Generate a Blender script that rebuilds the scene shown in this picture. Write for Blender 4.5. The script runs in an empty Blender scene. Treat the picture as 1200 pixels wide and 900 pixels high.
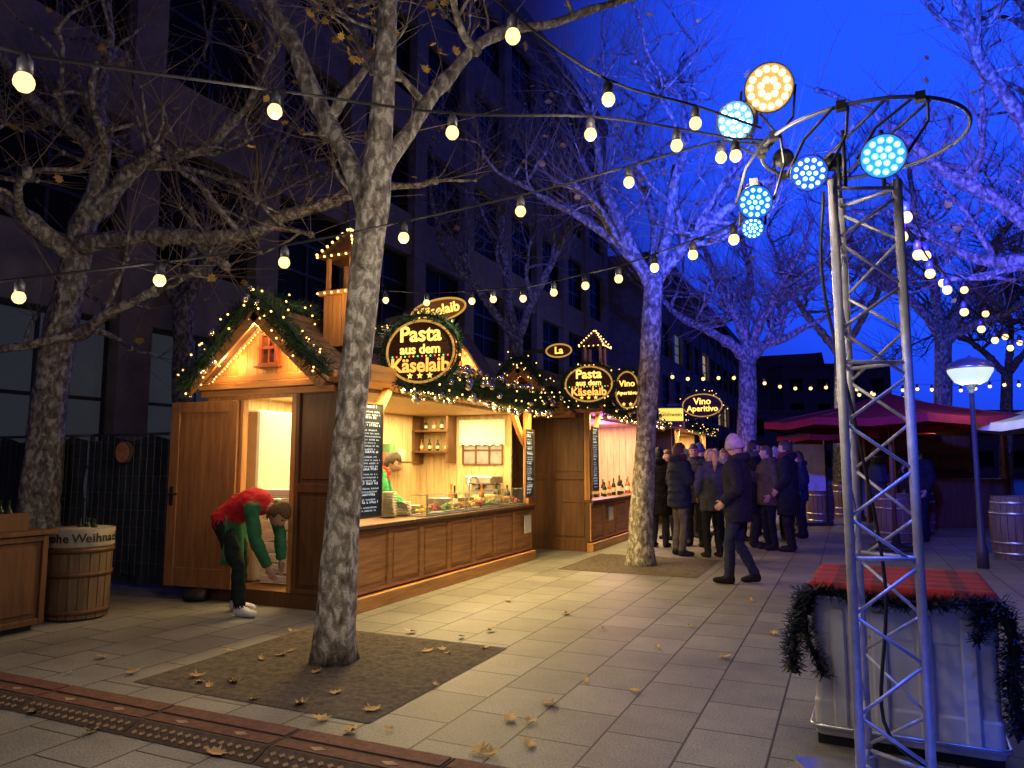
import bpy, math, random
from mathutils import Vector, Matrix, noise, kdtree
random.seed(11)
U=random.uniform
rad=math.radians
scene=bpy.context.scene; COL=scene.collection
V=Vector
H=1.45; A=rad(24.5); F=857.0; TH=math.atan(93/857)
sa,ca,st,ct=math.sin(A),math.cos(A),math.sin(TH),math.cos(TH)
FW=V((-sa,ca,0)); RT=V((ca,sa,0)); Z=V((0,0,1))
CT=.84   # counter height
def PX(px,py,d):
    xr=(px-600)/F; yr=(450-py)/F; t=d/(ct-yr*st)
    return FW*d+RT*(t*xr)+V((0,0,H+t*(yr*ct+st)))
def G(px,py,z=0.0):
    xr=(px-600)/F; yr=(450-py)/F; t=(z-H)/(yr*ct+st)
    return FW*(t*(ct-yr*st))+RT*(t*xr)+V((0,0,z))

# ---------------------------------------------------------------- materials
MC={}
def mat(name,c=(.5,.5,.5),rough=.7,metal=0,var=.3,scale=6,bump=.15,stretch=(1,1,1),emit=0,ecol=None,trans=0,spec=.4,alpha=1):
    if name in MC: return MC[name]
    m=bpy.data.materials.new(name); m.use_nodes=True; nt=m.node_tree; N=nt.nodes; L=nt.links
    b=N['Principled BSDF']; b.inputs['Roughness'].default_value=rough; b.inputs['Metallic'].default_value=metal
    b.inputs['Specular IOR Level'].default_value=spec
    tc=N.new('ShaderNodeTexCoord'); mp=N.new('ShaderNodeMapping'); mp.inputs['Scale'].default_value=stretch
    L.new(tc.outputs['Object'],mp.inputs['Vector'])
    nz=N.new('ShaderNodeTexNoise'); nz.inputs['Scale'].default_value=scale; nz.inputs['Detail'].default_value=6; nz.inputs['Roughness'].default_value=.65
    L.new(mp.outputs['Vector'],nz.inputs['Vector'])
    cr=N.new('ShaderNodeValToRGB'); cr.color_ramp.elements[0].position=.3; cr.color_ramp.elements[1].position=.7
    cr.color_ramp.elements[0].color=(*[max(0,x*(1-var)) for x in c],1); cr.color_ramp.elements[1].color=(*[min(1,x*(1+var)) for x in c],1)
    L.new(nz.outputs['Fac'],cr.inputs['Fac']); L.new(cr.outputs['Color'],b.inputs['Base Color'])
    if bump>0:
        bp=N.new('ShaderNodeBump'); bp.inputs['Strength'].default_value=bump; bp.inputs['Distance'].default_value=.02
        L.new(nz.outputs['Fac'],bp.inputs['Height']); L.new(bp.outputs['Normal'],b.inputs['Normal'])
    if emit>0:
        b.inputs['Emission Color'].default_value=(*(ecol or c),1); b.inputs['Emission Strength'].default_value=emit
        m.cycles.emission_sampling='NONE'
    if trans>0: b.inputs['Transmission Weight'].default_value=trans; b.inputs['IOR'].default_value=1.15
    MC[name]=m; return m
wood_v=mat('honey_wood_upright',(.44,.20,.065),.55,var=.35,scale=1.6,bump=.2,stretch=(14,14,1.2))
wood_door=mat('brown_door_wood',(.27,.12,.042),.55,var=.35,scale=1.6,bump=.2,stretch=(14,14,1.2))
wood_h=mat('honey_wood_lengthwise',(.52,.25,.08),.5,var=.35,scale=1.6,bump=.2,stretch=(14,1.2,14))
wood_x=mat('honey_wood_across',(.44,.20,.07),.5,var=.35,scale=1.6,bump=.2,stretch=(1.2,14,14))
wood_dk=mat('dark_stained_wood',(.11,.048,.02),.55,var=.35,scale=1.6,bump=.2,stretch=(10,10,1.2))
wood_lt=mat('pale_pine_lining',(.55,.40,.21),.6,var=.25,scale=1.6,bump=.1,stretch=(12,12,1.2))
wood_old=mat('weathered_barrel_wood',(.14,.088,.055),.75,var=.4,scale=2,bump=.3,stretch=(16,16,1.5))
shingle=mat('brown_shingle',(.09,.05,.035),.8,var=.4,scale=5,bump=.3)
steel=mat('brushed_steel',(.55,.55,.57),.32,.9,var=.12,scale=10,bump=.03)
alu=mat('truss_aluminium',(.50,.50,.57),.5,.4,var=.25,scale=14,bump=.05)
alud=mat('dull_ring_aluminium',(.16,.17,.23),.45,.5,var=.15,scale=14,bump=.05)
black=mat('black_plastic',(.02,.02,.022),.45,var=.3,scale=20,bump=.05)
cablem=mat('black_cable_rubber',(.012,.012,.016),.85,var=.3,scale=20,bump=0,spec=.1)
white=mat('white_plastic',(.75,.74,.72),.45,var=.08,scale=8,bump=.03)
china=mat('cream_china',(.55,.52,.45),.35,var=.08,scale=8,bump=.0)
rubber=mat('brown_rubber',(.125,.05,.036),.8,var=.45,scale=25,bump=.3)
rubber_dk=mat('dark_rubber_edge',(.075,.05,.038),.8,var=.4,scale=30,bump=.3)
fir=mat('dark_fir_needles',(.018,.045,.02),.8,var=.5,scale=9,bump=0)
fir_blue=mat('tinsel_fir_needles',(.012,.018,.035),.6,var=.5,scale=9,bump=0)
fairy=mat('warm_fairy_light',(.3,.2,.08),emit=3.6,ecol=(1,.56,.16),var=0,bump=0)
gold=mat('glowing_gold_letter',(.05,.03,.01),emit=2.2,ecol=(1,.58,.11),var=0,bump=0,spec=0)
goldred=mat('glowing_amber_letter',(.05,.025,.01),emit=1.9,ecol=(1,.42,.07),var=0,bump=0,spec=0)
bulbm=mat('lit_bulb_glass',(.02,.015,.01),emit=2.4,ecol=(1,.66,.24),var=0,bump=0,spec=0)
slate=mat('menu_slate',(.015,.022,.04),.5,var=.3,scale=6,bump=.05)
chalk=mat('glowing_chalk_writing',(.7,.8,.95),.9,var=.1,scale=20,bump=0,emit=.5,ecol=(.45,.72,1))  # strokes glow by themselves, bluish light put into the chalk colour
bauble=mat('silver_bauble',(.85,.76,.60),.15,.95,var=.1,bump=0)
glass=mat('clear_glass',(.9,.95,.95),.03,trans=.95,var=0,bump=0)
soilm=mat('dark_soil',(.105,.082,.062),.95,var=.5,scale=22,bump=.9)
leafm=mat('dry_plane_leaf',(.46,.30,.11),.7,var=.4,scale=9,bump=.2)
leafy=mat('yellow_plane_leaf',(.50,.31,.08),.7,var=.4,scale=3,bump=.2)
twigm=mat('bare_twig_bark',(.26,.20,.15),.85,var=.3,scale=5,bump=.1)
def bark_mat():
    m=bpy.data.materials.new('mottled_plane_bark'); m.use_nodes=True; nt=m.node_tree; N=nt.nodes; L=nt.links
    b=N['Principled BSDF']; b.inputs['Roughness'].default_value=.85
    tc=N.new('ShaderNodeTexCoord'); mp=N.new('ShaderNodeMapping'); mp.inputs['Scale'].default_value=(1,1,.6); L.new(tc.outputs['Object'],mp.inputs['Vector'])
    n1=N.new('ShaderNodeTexNoise'); n1.inputs['Scale'].default_value=18; n1.inputs['Detail'].default_value=4; n1.inputs['Distortion'].default_value=.5
    L.new(mp.outputs['Vector'],n1.inputs['Vector'])
    cr=N.new('ShaderNodeValToRGB'); e=cr.color_ramp.elements
    e[0].position=.34; e[0].color=(.09,.077,.066,1); e[1].position=.40; e[1].color=(.21,.18,.15,1)
    for p_,c_ in ((.48,(.24,.21,.175,1)),(.505,(.36,.325,.275,1)),(.56,(.39,.355,.305,1)),(.59,(.62,.58,.51,1))):
        x=e.new(p_); x.color=c_
    L.new(n1.outputs['Fac'],cr.inputs['Fac'])
    n2=N.new('ShaderNodeTexNoise'); n2.inputs['Scale'].default_value=70; n2.inputs['Detail'].default_value=6; n2.inputs['Roughness'].default_value=.7; L.new(tc.outputs['Object'],n2.inputs['Vector'])
    c2=N.new('ShaderNodeMapRange'); c2.inputs['From Min'].default_value=.3; c2.inputs['From Max'].default_value=.7; c2.inputs['To Min'].default_value=.55; c2.inputs['To Max'].default_value=1.2; L.new(n2.outputs['Fac'],c2.inputs['Value'])
    mx=N.new('ShaderNodeMix'); mx.data_type='RGBA'; mx.blend_type='MULTIPLY'; mx.inputs['Factor'].default_value=1
    L.new(cr.outputs['Color'],mx.inputs['A']); L.new(c2.outputs['Result'],mx.inputs['B'])
    L.new(mx.outputs['Result'],b.inputs['Base Color'])
    ad=N.new('ShaderNodeMath'); ad.operation='ADD'; L.new(n1.outputs['Fac'],ad.inputs[0]); L.new(n2.outputs['Fac'],ad.inputs[1])
    bp=N.new('ShaderNodeBump'); bp.inputs['Strength'].default_value=.6; bp.inputs['Distance'].default_value=.02; L.new(ad.outputs[0],bp.inputs['Height']); L.new(bp.outputs['Normal'],b.inputs['Normal'])
    return m
bark=bark_mat()
def pave_mat():
    m=bpy.data.materials.new('stone_slab_paving'); m.use_nodes=True; nt=m.node_tree; N=nt.nodes; L=nt.links
    b=N['Principled BSDF']; b.inputs['Roughness'].default_value=.62
    tc=N.new('ShaderNodeTexCoord'); mp=N.new('ShaderNodeMapping'); mp.inputs['Rotation'].default_value=(0,0,math.pi/2); L.new(tc.outputs['Object'],mp.inputs['Vector'])
    br=N.new('ShaderNodeTexBrick'); br.inputs['Scale'].default_value=1; br.inputs['Mortar Size'].default_value=.007; br.inputs['Mortar Smooth'].default_value=.2
    br.inputs['Brick Width'].default_value=.50; br.inputs['Row Height'].default_value=.42; br.inputs['Bias'].default_value=0
    br.inputs['Color1'].default_value=(.215,.208,.205,1); br.inputs['Color2'].default_value=(.285,.277,.272,1); br.inputs['Mortar'].default_value=(.035,.034,.034,1)
    L.new(mp.outputs['Vector'],br.inputs['Vector'])
    n1=N.new('ShaderNodeTexNoise'); n1.inputs['Scale'].default_value=1.3; n1.inputs['Detail'].default_value=8; n1.inputs['Roughness'].default_value=.75; L.new(tc.outputs['Object'],n1.inputs['Vector'])
    cr=N.new('ShaderNodeValToRGB'); cr.color_ramp.elements[0].position=.3; cr.color_ramp.elements[0].color=(.55,.55,.55,1); cr.color_ramp.elements[1].position=.7; cr.color_ramp.elements[1].color=(1.1,1.1,1.1,1)
    L.new(n1.outputs['Fac'],cr.inputs['Fac'])
    n2=N.new('ShaderNodeTexNoise'); n2.inputs['Scale'].default_value=90; n2.inputs['Detail'].default_value=4; L.new(tc.outputs['Object'],n2.inputs['Vector'])
    s2=N.new('ShaderNodeMapRange'); s2.inputs['From Min'].default_value=.3; s2.inputs['From Max'].default_value=.7; s2.inputs['To Min'].default_value=.55; s2.inputs['To Max'].default_value=1.3; L.new(n2.outputs['Fac'],s2.inputs['Value'])
    mx=N.new('ShaderNodeMix'); mx.data_type='RGBA'; mx.blend_type='MULTIPLY'; mx.inputs['Factor'].default_value=1; L.new(br.outputs['Color'],mx.inputs['A']); L.new(cr.outputs['Color'],mx.inputs['B'])
    m2=N.new('ShaderNodeMix'); m2.data_type='RGBA'; m2.blend_type='MULTIPLY'; m2.inputs['Factor'].default_value=1; L.new(mx.outputs['Result'],m2.inputs['A']); L.new(s2.outputs['Result'],m2.inputs['B'])
    L.new(m2.outputs['Result'],b.inputs['Base Color'])
    mr=N.new('ShaderNodeMapRange'); mr.inputs['To Min'].default_value=.38; mr.inputs['To Max'].default_value=.75; L.new(n1.outputs['Fac'],mr.inputs['Value']); L.new(mr.outputs['Result'],b.inputs['Roughness'])
    ma=N.new('ShaderNodeMath'); ma.operation='MULTIPLY_ADD'; ma.inputs[1].default_value=-1.5; L.new(br.outputs['Fac'],ma.inputs[0]); L.new(n2.outputs['Fac'],ma.inputs[2])
    bp=N.new('ShaderNodeBump'); bp.inputs['Strength'].default_value=.5; bp.inputs['Distance'].default_value=.008; L.new(ma.outputs[0],bp.inputs['Height']); L.new(bp.outputs['Normal'],b.inputs['Normal'])
    return m
pave=pave_mat()

# ---------------------------------------------------------------- mesh helpers
def root_of(o):
    while o.parent: o=o.parent
    return o
class MB:
    def __init__(s): s.v=[]; s.f=[]; s.m=[]
    def add(s,vs,fs,m=0):
        o=len(s.v); s.v+=[V(v) for v in vs]; s.f+=[tuple(i+o for i in f) for f in fs]; s.m+=[m]*len(fs); return s
    def join(s,o):
        k=len(s.v); s.v+=o.v; s.f+=[tuple(i+k for i in f) for f in o.f]; s.m+=o.m; return s
    def xf(s,M): s.v=[M@v for v in s.v]; return s
    def box(s,c,d,rot=None,m=0):
        c=V(c); d=V(d)/2; vs=[]
        for sx,sy,sz in ((-1,-1,-1),(1,-1,-1),(1,1,-1),(-1,1,-1),(-1,-1,1),(1,-1,1),(1,1,1),(-1,1,1)):
            p=V((sx*d.x,sy*d.y,sz*d.z)); p=rot@p if rot else p; vs.append(c+p)
        return s.add(vs,[(0,3,2,1),(4,5,6,7),(0,1,5,4),(1,2,6,5),(2,3,7,6),(3,0,4,7)],m)
    def b2(s,lo,hi,m=0):
        lo=V(lo);hi=V(hi); return s.box((lo+hi)/2,hi-lo,None,m)
    def bar(s,p0,p1,w,h,up=Z,m=0):
        p0=V(p0);p1=V(p1); d=(p1-p0); l=d.length; d.normalize(); x=d.cross(up)
        if x.length<1e-4: x=V((1,0,0))
        x.normalize(); y=x.cross(d); return s.box((p0+p1)/2,(w,l,h),Matrix((x,d,y)).transposed(),m)
    def loft(s,rings,m=0,cap=True):
        o=len(s.v); n=len(rings[0])
        for r in rings: s.v+=[V(p) for p in r]
        for i in range(len(rings)-1):
            for j in range(n):
                a=o+i*n+j; b=o+i*n+(j+1)%n; s.f.append((a,b,b+n,a+n)); s.m.append(m)
        if cap:
            s.f.append(tuple(o+j for j in reversed(range(n)))); s.m.append(m)
            e=o+(len(rings)-1)*n; s.f.append(tuple(e+j for j in range(n))); s.m.append(m)
        return s
    def tube(s,pts,rs,n=8,m=0,cap=True):
        pts=[V(p) for p in pts]; k=len(pts)
        if not hasattr(rs,'__len__'): rs=[rs]*k
        rings=[]; x=None
        for i in range(k):
            d=pts[min(i+1,k-1)]-pts[max(i-1,0)]
            if d.length<1e-7: d=V((0,0,1))
            d.normalize()
            if x is None: x=d.cross(V((0,0,1)) if abs(d.z)<.9 else V((1,0,0)))
            x=x-d*x.dot(d)
            if x.length<1e-6: x=d.orthogonal()
            x.normalize(); y=d.cross(x)
            rings.append([pts[i]+(x*math.cos(2*math.pi*j/n)+y*math.sin(2*math.pi*j/n))*rs[i] for j in range(n)])
        return s.loft(rings,m,cap)
    def sph(s,c,r,nu=10,nv=6,m=0,rot=None):
        c=V(c); r=V((r,r,r)) if not hasattr(r,'__len__') else V(r); vs=[];fs=[]
        for i in range(1,nv):
            for j in range(nu):
                t=math.pi*i/nv; p=2*math.pi*j/nu; q=V((r.x*math.sin(t)*math.cos(p),r.y*math.sin(t)*math.sin(p),r.z*math.cos(t))); vs.append(c+(rot@q if rot else q))
        q=V((0,0,r.z)); q=rot@q if rot else q; vs+=[c+q,c-q]; T=len(vs)-2
        for i in range(nv-2):
            for j in range(nu):
                a=i*nu+j;b=i*nu+(j+1)%nu; fs.append((a,a+nu,b+nu,b))
        for j in range(nu):
            fs.append((T,j,(j+1)%nu)); fs.append((T+1,(nv-2)*nu+(j+1)%nu,(nv-2)*nu+j))
        return s.add(vs,fs,m)
    def lathe(s,prof,c=(0,0,0),n=20,m=0,cap=True):
        c=V(c); return s.loft([[c+V((max(r,1e-4)*math.cos(2*math.pi*j/n),max(r,1e-4)*math.sin(2*math.pi*j/n),z)) for j in range(n)] for r,z in prof],m,cap)
    def prism(s,poly,vec,m=0):
        poly=[V(p) for p in poly]; vec=V(vec); n=len(poly); vs=poly+[p+vec for p in poly]
        fs=[tuple(reversed(range(n))),tuple(range(n,2*n))]+[(i,(i+1)%n,n+(i+1)%n,n+i) for i in range(n)]
        return s.add(vs,fs,m)
    def build(s,name,mats,parent=None,smooth=False,bev=0):
        if not isinstance(mats,(list,tuple)): mats=[mats]
        vs=s.v; loc=None
        if parent:
            r=root_of(parent); Mi=Matrix.LocRotScale(r.location,r.rotation_euler,None).inverted(); vs=[Mi@v for v in vs]
        else:
            n=len(vs); loc=V((sum(v.x for v in vs)/n,sum(v.y for v in vs)/n,min(v.z for v in vs))); vs=[v-loc for v in vs]
        me=bpy.data.meshes.new(name); me.from_pydata([tuple(v) for v in vs],[],s.f)
        for k in mats: me.materials.append(k)
        if len(mats)>1: me.polygons.foreach_set('material_index',s.m)
        if smooth: me.polygons.foreach_set('use_smooth',[True]*len(me.polygons))
        me.update(); o=bpy.data.objects.new(name,me); COL.objects.link(o)
        if parent: o.parent=parent
        else: o.location=loc
        if bev>0:
            b=o.modifiers.new('bevel','BEVEL'); b.width=bev; b.segments=1; b.limit_method='ANGLE'
        return o
def tag(o,label=None,cat=None,group=None,kind=None):
    if label: o['label']=label
    if cat: o['category']=cat
    if group: o['group']=group
    if kind: o['kind']=kind
    return o
def thing(name,label,cat,loc=(0,0,0),rz=0,group=None):
    o=bpy.data.objects.new(name,None); COL.objects.link(o); o.location=V(loc); o.rotation_euler=(0,0,rz); o.empty_display_size=.1
    return tag(o,label,cat,group)
def kids(o): return [c for c in bpy.data.objects if c.parent==o]
def copy_tree(o,parent=None):
    c=o.copy(); COL.objects.link(c); c.parent=parent
    for k in kids(o): copy_tree(k,c)
    return c
def catmull(pts,step):
    pts=[V(p) for p in pts]; P=[pts[0]*2-pts[1]]+pts+[pts[-1]*2-pts[-2]]; out=[]
    for i in range(1,len(P)-2):
        a,b,c,d=P[i-1:i+3]; n=max(1,int((c-b).length/step))
        for k in range(n):
            t=k/n; out.append(.5*((2*b)+(c-a)*t+(2*a-5*b+4*c-d)*t*t+(3*b-a-3*c+d)*t**3))
    out.append(pts[-1]); return out
def light(kind,loc,power,col,size=.05,aim=None,spot=60,blend=.5,sy=None,spread=None):
    d=bpy.data.lights.new(kind.lower()+'_lamp',kind); d.energy=power; d.color=col
    if kind=='AREA':
        d.shape='RECTANGLE'; d.size=size; d.size_y=sy or size
        if spread: d.spread=rad(spread)
    else: d.shadow_soft_size=size
    if kind=='SPOT': d.spot_size=rad(spot); d.spot_blend=blend
    o=bpy.data.objects.new('lamp_glow',d); COL.objects.link(o); o.location=V(loc)
    if aim is not None: o.rotation_euler=(V(aim)-V(loc)).to_track_quat('-Z','Y').to_euler()
    return o
def text_mb(body,size,M,ext=.004,off=.0):
    cu=bpy.data.curves.new('t','FONT'); cu.body=body; cu.size=size; cu.align_x='CENTER'; cu.align_y='CENTER'; cu.extrude=ext; cu.offset=off; cu.resolution_u=3
    o=bpy.data.objects.new('t',cu); COL.objects.link(o); dg=bpy.context.evaluated_depsgraph_get(); dg.update()
    me=bpy.data.meshes.new_from_object(o.evaluated_get(dg)); mb=MB()
    mb.add([v.co for v in me.vertices],[tuple(p.vertices) for p in me.polygons]); mb.xf(M)
    bpy.data.objects.remove(o); bpy.data.meshes.remove(me); bpy.data.curves.remove(cu); return mb
def frame(o,x,y):
    x=V(x).normalized(); y=V(y).normalized(); z=x.cross(y); M=Matrix((x,y,z)).transposed().to_4x4(); M.translation=V(o); return M

# ---------------------------------------------------------------- people
skinm=mat('human_skin',(.46,.27,.19),.55,var=.1,scale=12,bump=.03)
eyem=mat('eye_dark',(.03,.025,.02),.2,var=0,bump=0)
lipm=mat('lip',(.42,.17,.14),.5,var=.1,bump=0)
def dense(pts,rs,step=.03):
    P=[];Rr=[]
    for i in range(len(pts)-1):
        a,b=V(pts[i]),V(pts[i+1]); n=max(2,int((b-a).length/step))
        for k in range(n):
            t=k/n; P.append(a.lerp(b,t)); Rr.append(rs[i]*(1-t)+rs[i+1]*t)
    P.append(V(pts[-1])); Rr.append(rs[-1]); return P,Rr
def hand(mb,w,d,inn,k,m,curl=.5):
    d=V(d).normalized(); inn=V(inn); inn=(inn-d*inn.dot(d)).normalized(); s=d.cross(inn)
    if s.y<0: s=-s
    mb.sph(w+d*.045*k,(.040*k,.018*k,.052*k),10,8,m,Matrix((s,inn,d)).transposed())
    for i,(o,l) in enumerate(((.030,.072),(.011,.082),(-.009,.077),(-.028,.060))):
        p=w+d*.082*k+s*o*k; q=[p-d*.02*k]; dd=d.copy(); c=curl*(1+.15*i)
        for j,f in enumerate((.45,.32,.25)):
            q.append(q[-1]+dd*(l*f+(.02 if j==0 else 0))*k); dd=(dd+inn*c*.6).normalized()
        mb.tube(q,[.0095*k,.009*k,.008*k,.0065*k],6,m)
    p=w+d*.03*k+s*.032*k; t1=p+(d*.6+s*.7+inn*.2).normalized()*.035*k; t2=t1+(d*.9+s*.2+inn*.35).normalized()*.03*k
    mb.tube([p-s*.015*k,t1,t2],[.012*k,.0105*k,.008*k],6,m)
def head_mb(M,k,skin_i,eye_i,lip_i):
    mb=MB(); nu,nv=36,26; vs=[];fs=[]
    def shape(q):
        x,y,z=q.x*.077,q.y*.096,q.z*.118
        if z<0:
            f=1-.30*(-z/.118)**1.5; x*=f; y=y*(1-.10*(-z/.118)) + .018*(-z/.118)*(1 if y>0 else .1)
        if q.y>0:
            y+=.024*math.exp(-((x/.012)**2+((z+.018)/.02)**2)) +.008*math.exp(-((x/.010)**2+((z-.01)/.02)**2))
            for sx in (-1,1): y-=.010*math.exp(-(((x-sx*.031)/.017)**2+((z-.012)/.012)**2)); y+=.004*math.exp(-(((x-sx*.03)/.02)**2+((z-.034)/.008)**2))
            y+=.006*math.exp(-((x/.022)**2+((z+.055)/.009)**2)); y-=.004*math.exp(-((x/.03)**2+((z+.070)/.008)**2)); y+=.006*math.exp(-((x/.02)**2+((z+.092)/.014)**2))
        return V((x,y,z))
    for i in range(nv+1):
        for j in range(nu):
            t=math.pi*i/nv; p=2*math.pi*j/nu; vs.append(shape(V((math.sin(t)*math.cos(p),math.sin(t)*math.sin(p),math.cos(t)))))
    for i in range(nv):
        for j in range(nu): a=i*nu+j;b=i*nu+(j+1)%nu; fs.append((a,a+nu,b+nu,b))
    mb.add(vs,fs,skin_i)
    for sx in (-1,1):
        mb.sph((sx*.031,.079,.012),(.013,.010,.009),8,6,eye_i)
        mb.sph((sx*.077,-.008,-.005),(.010,.020,.032),8,6,skin_i)
    mb.sph((0,.097,-.055),(.022,.007,.006),8,6,lip_i)
    for i in range(len(mb.v)): mb.v[i]=M@(mb.v[i]*k)
    return mb
DEF=dict(pelvis=(0,0,.93),spine=(0,.0,1.12),chest=(0,.01,1.32),neck=(0,0,1.49),head=(0,.02,1.635),
  shL=(-.185,0,1.42),elL=(-.255,-.03,1.15),wrL=(-.21,.09,.93),shR=(.185,0,1.42),elR=(.255,-.03,1.15),wrR=(.21,.09,.93),
  hipL=(-.09,0,.90),knL=(-.10,.02,.49),anL=(-.105,-.03,.085),toL=(-.12,.14,.035),hipR=(.09,0,.90),knR=(.10,.02,.49),anR=(.105,-.03,.085),toR=(.12,.14,.035))
def person(label,at,rz,Ht=1.75,jk=(.02,.02,.03),tr=(.02,.02,.03),sh=(.02,.02,.02),slv=None,hairc=(.04,.025,.015),pose={},hair='short',group=None,hem=.10,fat=1.0,cap=None,hyaw=0,hpitch=0,puff=0,coll=True,apron=None,curl=.6,hood=False,scarf=None):
    J={a:V(b) for a,b in DEF.items()}; J.update({a:V(b) for a,b in pose.items()}); k=Ht/1.75
    for a in J: J[a]=J[a]*k
    mb=MB(); side=(J['shR']-J['shL']).normalized(); sh_side=(J['hipR']-J['hipL']).normalized()
    pel,spi,che,nec=J['pelvis'],J['spine'],J['chest'],J['neck']
    d0=(spi-pel).normalized(); 
    cs=[pel-d0*(hem+.0)*k,pel-d0*.02*k,spi.lerp(pel,.4),spi.lerp(che,.3),che,che.lerp(nec,.55),nec-(nec-che).normalized()*.015*k,nec+(nec-che).normalized()*.02*k]
    ra=[.180,.180,.170,.174,.196,.185,.108,.06]; rb=[.136,.138,.130,.132,.140,.120,.085,.058]
    cc=[];aa=[];bb=[]
    for i in range(len(cs)-1):
        for q in range(5): t=q/5; cc.append(cs[i].lerp(cs[i+1],t)); aa.append(ra[i]*(1-t)+ra[i+1]*t); bb.append(rb[i]*(1-t)+rb[i+1]*t)
    cc.append(cs[-1]);aa.append(ra[-1]);bb.append(rb[-1]); rings=[]
    for i,c in enumerate(cc):
        d=(cc[min(i+1,len(cc)-1)]-cc[max(i-1,0)]).normalized(); s=sh_side.lerp(side,i/len(cc)); s=(s-d*s.dot(d)).normalized(); f=d.cross(s)
        pf=1+puff*.045*math.sin(i*1.6)
        ff=fat if i<30 else 1+(fat-1)*.5
        rings.append([c+(s*aa[i]*math.cos(q)+f*bb[i]*math.sin(q))*k*ff*pf for q in [2*math.pi*j/22 for j in range(22)]])
    mb.loft(rings,0)
    for S in 'LR':
        P,Q=dense([che.lerp(nec,.4),J['sh'+S],J['sh'+S].lerp(J['el'+S],.5),J['el'+S],J['el'+S].lerp(J['wr'+S],.5),J['wr'+S]],[.075*k,.074*k*fat,.068*k*fat,.062*k*fat,.058*k*fat,.048*k*fat])
        mb.tube(P,Q,12,4)
        P,Q=dense([J['hip'+S]+V((0,0,.04*k)),J['hip'+S],J['hip'+S].lerp(J['kn'+S],.5),J['kn'+S],J['kn'+S].lerp(J['an'+S],.35),J['an'+S]],[.10*k,.103*k,.086*k,.068*k,.068*k,.058*k])
        mb.tube(P,Q,12,1)
        an,to=J['an'+S],J['to'+S]; fd=(to-an); fd=V((fd.x,fd.y,0)).normalized(); heel=an-fd*.05*k+V((0,0,-.035*k)); ball=an.lerp(to,.62)+V((0,0,-.015*k)); tip=to+fd*.03*k
        xs=V((fd.y,-fd.x,0)); rr=[]
        for c,a,b in ((heel-fd*.015*k,.022,.03),(heel+fd*.01*k,.04,.05),(an.lerp(ball,.4)-V((0,0,.018*k)),.043,.055),(ball,.05,.042),(tip-fd*.03*k,.046,.034),(tip,.02,.02)):
            rr.append([c+(xs*a*math.cos(q)-V((0,0,1))*b*math.sin(q))*k for q in [2*math.pi*j/14 for j in range(14)]])
        rr2=[]
        for i in range(len(rr)-1):
            for t in (0,.5): rr2.append([a.lerp(b,t) for a,b in zip(rr[i],rr[i+1])])
        rr2.append(rr[-1]); mb.loft(rr2,2)
        mb.tube([an,an+V((0,0,-.03*k))],[.045*k,.045*k],10,2)
    hd=J['head']; nd=(hd-nec).normalized()
    P,Q=dense([nec-nd*.03*k,nec+nd*.09*k],[.056*k,.052*k],.02); mb.tube(P,Q,12,3)
    if coll: 
        P,Q=dense([nec-nd*.02*k,nec+nd*.065*k],[.096*k,.086*k],.02); mb.tube(P,Q,14,0)
    if hood:
        for i in range(9):
            q=math.pi*(1+i/8); mb.sph(nec+V((.09*math.cos(q),.085*math.sin(q)-.03,.02-.01*math.sin(q)))*1.0*k,.056*k,8,6,0)
    kd=kdtree.KDTree(len(mb.v)); lab=[0]*len(mb.v)
    for f,m in zip(mb.f,mb.m):
        for i in f: lab[i]=m
    for i,v in enumerate(mb.v): kd.insert(v,i)
    kd.balance()
    tmp=mb.build('tmp',[skinm]); off=tmp.location.copy(); md=tmp.modifiers.new('r','REMESH'); md.mode='VOXEL'; md.voxel_size=.0145; sm=tmp.modifiers.new('s','SMOOTH'); sm.factor=.5; sm.iterations=4
    dg=bpy.context.evaluated_depsgraph_get(); dg.update(); me=bpy.data.meshes.new_from_object(tmp.evaluated_get(dg))
    out=MB(); vs=[]
    for v in me.vertices:
        p=v.co+off; l=lab[kd.find(p)[1]]; a=.012 if l in (0,1,4) else 0
        vs.append(p+v.normal*a*(noise.noise(p*9+V((at[0]*3,at[1],0)))+.7*noise.noise(V((p.x*16,p.y*16,p.z*30)))))
    fs=[tuple(p.vertices) for p in me.polygons]
    out.v=[V(v) for v in vs]; out.f=fs; out.m=[lab[kd.find(sum((out.v[i] for i in f),V())/len(f))[1]] for f in fs]
    bpy.data.objects.remove(tmp); bpy.data.meshes.remove(me)
    for S,sx in (('L',1),('R',-1)):
        hand(out,J['wr'+S],J['wr'+S]-J['el'+S],V((sx,-.2,.1)),k,3,curl)
    fwd=Matrix.Rotation(hyaw,3,'Z')@V((0,math.cos(hpitch),math.sin(hpitch))); up=(nd-fwd*nd.dot(fwd)); 
    if up.length<.2: up=V((0,-math.sin(hpitch),math.cos(hpitch)))
    if abs(nd.z)<.75: up=V((0,-math.sin(hpitch),math.cos(hpitch)))
    up.normalize(); xr=fwd.cross(up).normalized(); MH=Matrix((xr,fwd,up)).transposed().to_4x4(); MH.translation=hd
    out.join(head_mb(MH,k,3,5,6))
    t=thing('person',label,'person',at,rz,group)
    Mw=Matrix.LocRotScale(V(at),t.rotation_euler,None)
    def cm(n,c,**q): return mat('cloth_%s_%d_%d_%d'%(n,c[0]*999,c[1]*999,c[2]*999),c,.9,var=.3,scale=14,bump=.25,spec=.15,**q)
    out.xf(Mw); out.build('body',[cm('jacket',jk),cm('trousers',tr),cm('shoe',sh),skinm,cm('jacket',slv or jk),eyem,lipm],t,True)
    hm=mat('hair_%d_%d'%(hairc[0]*999,hairc[1]*999),hairc,.6,var=.35,scale=6,bump=.4,stretch=(8,8,1.5))
    hb=MB(); nu,nv=26,18; idx={}
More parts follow.
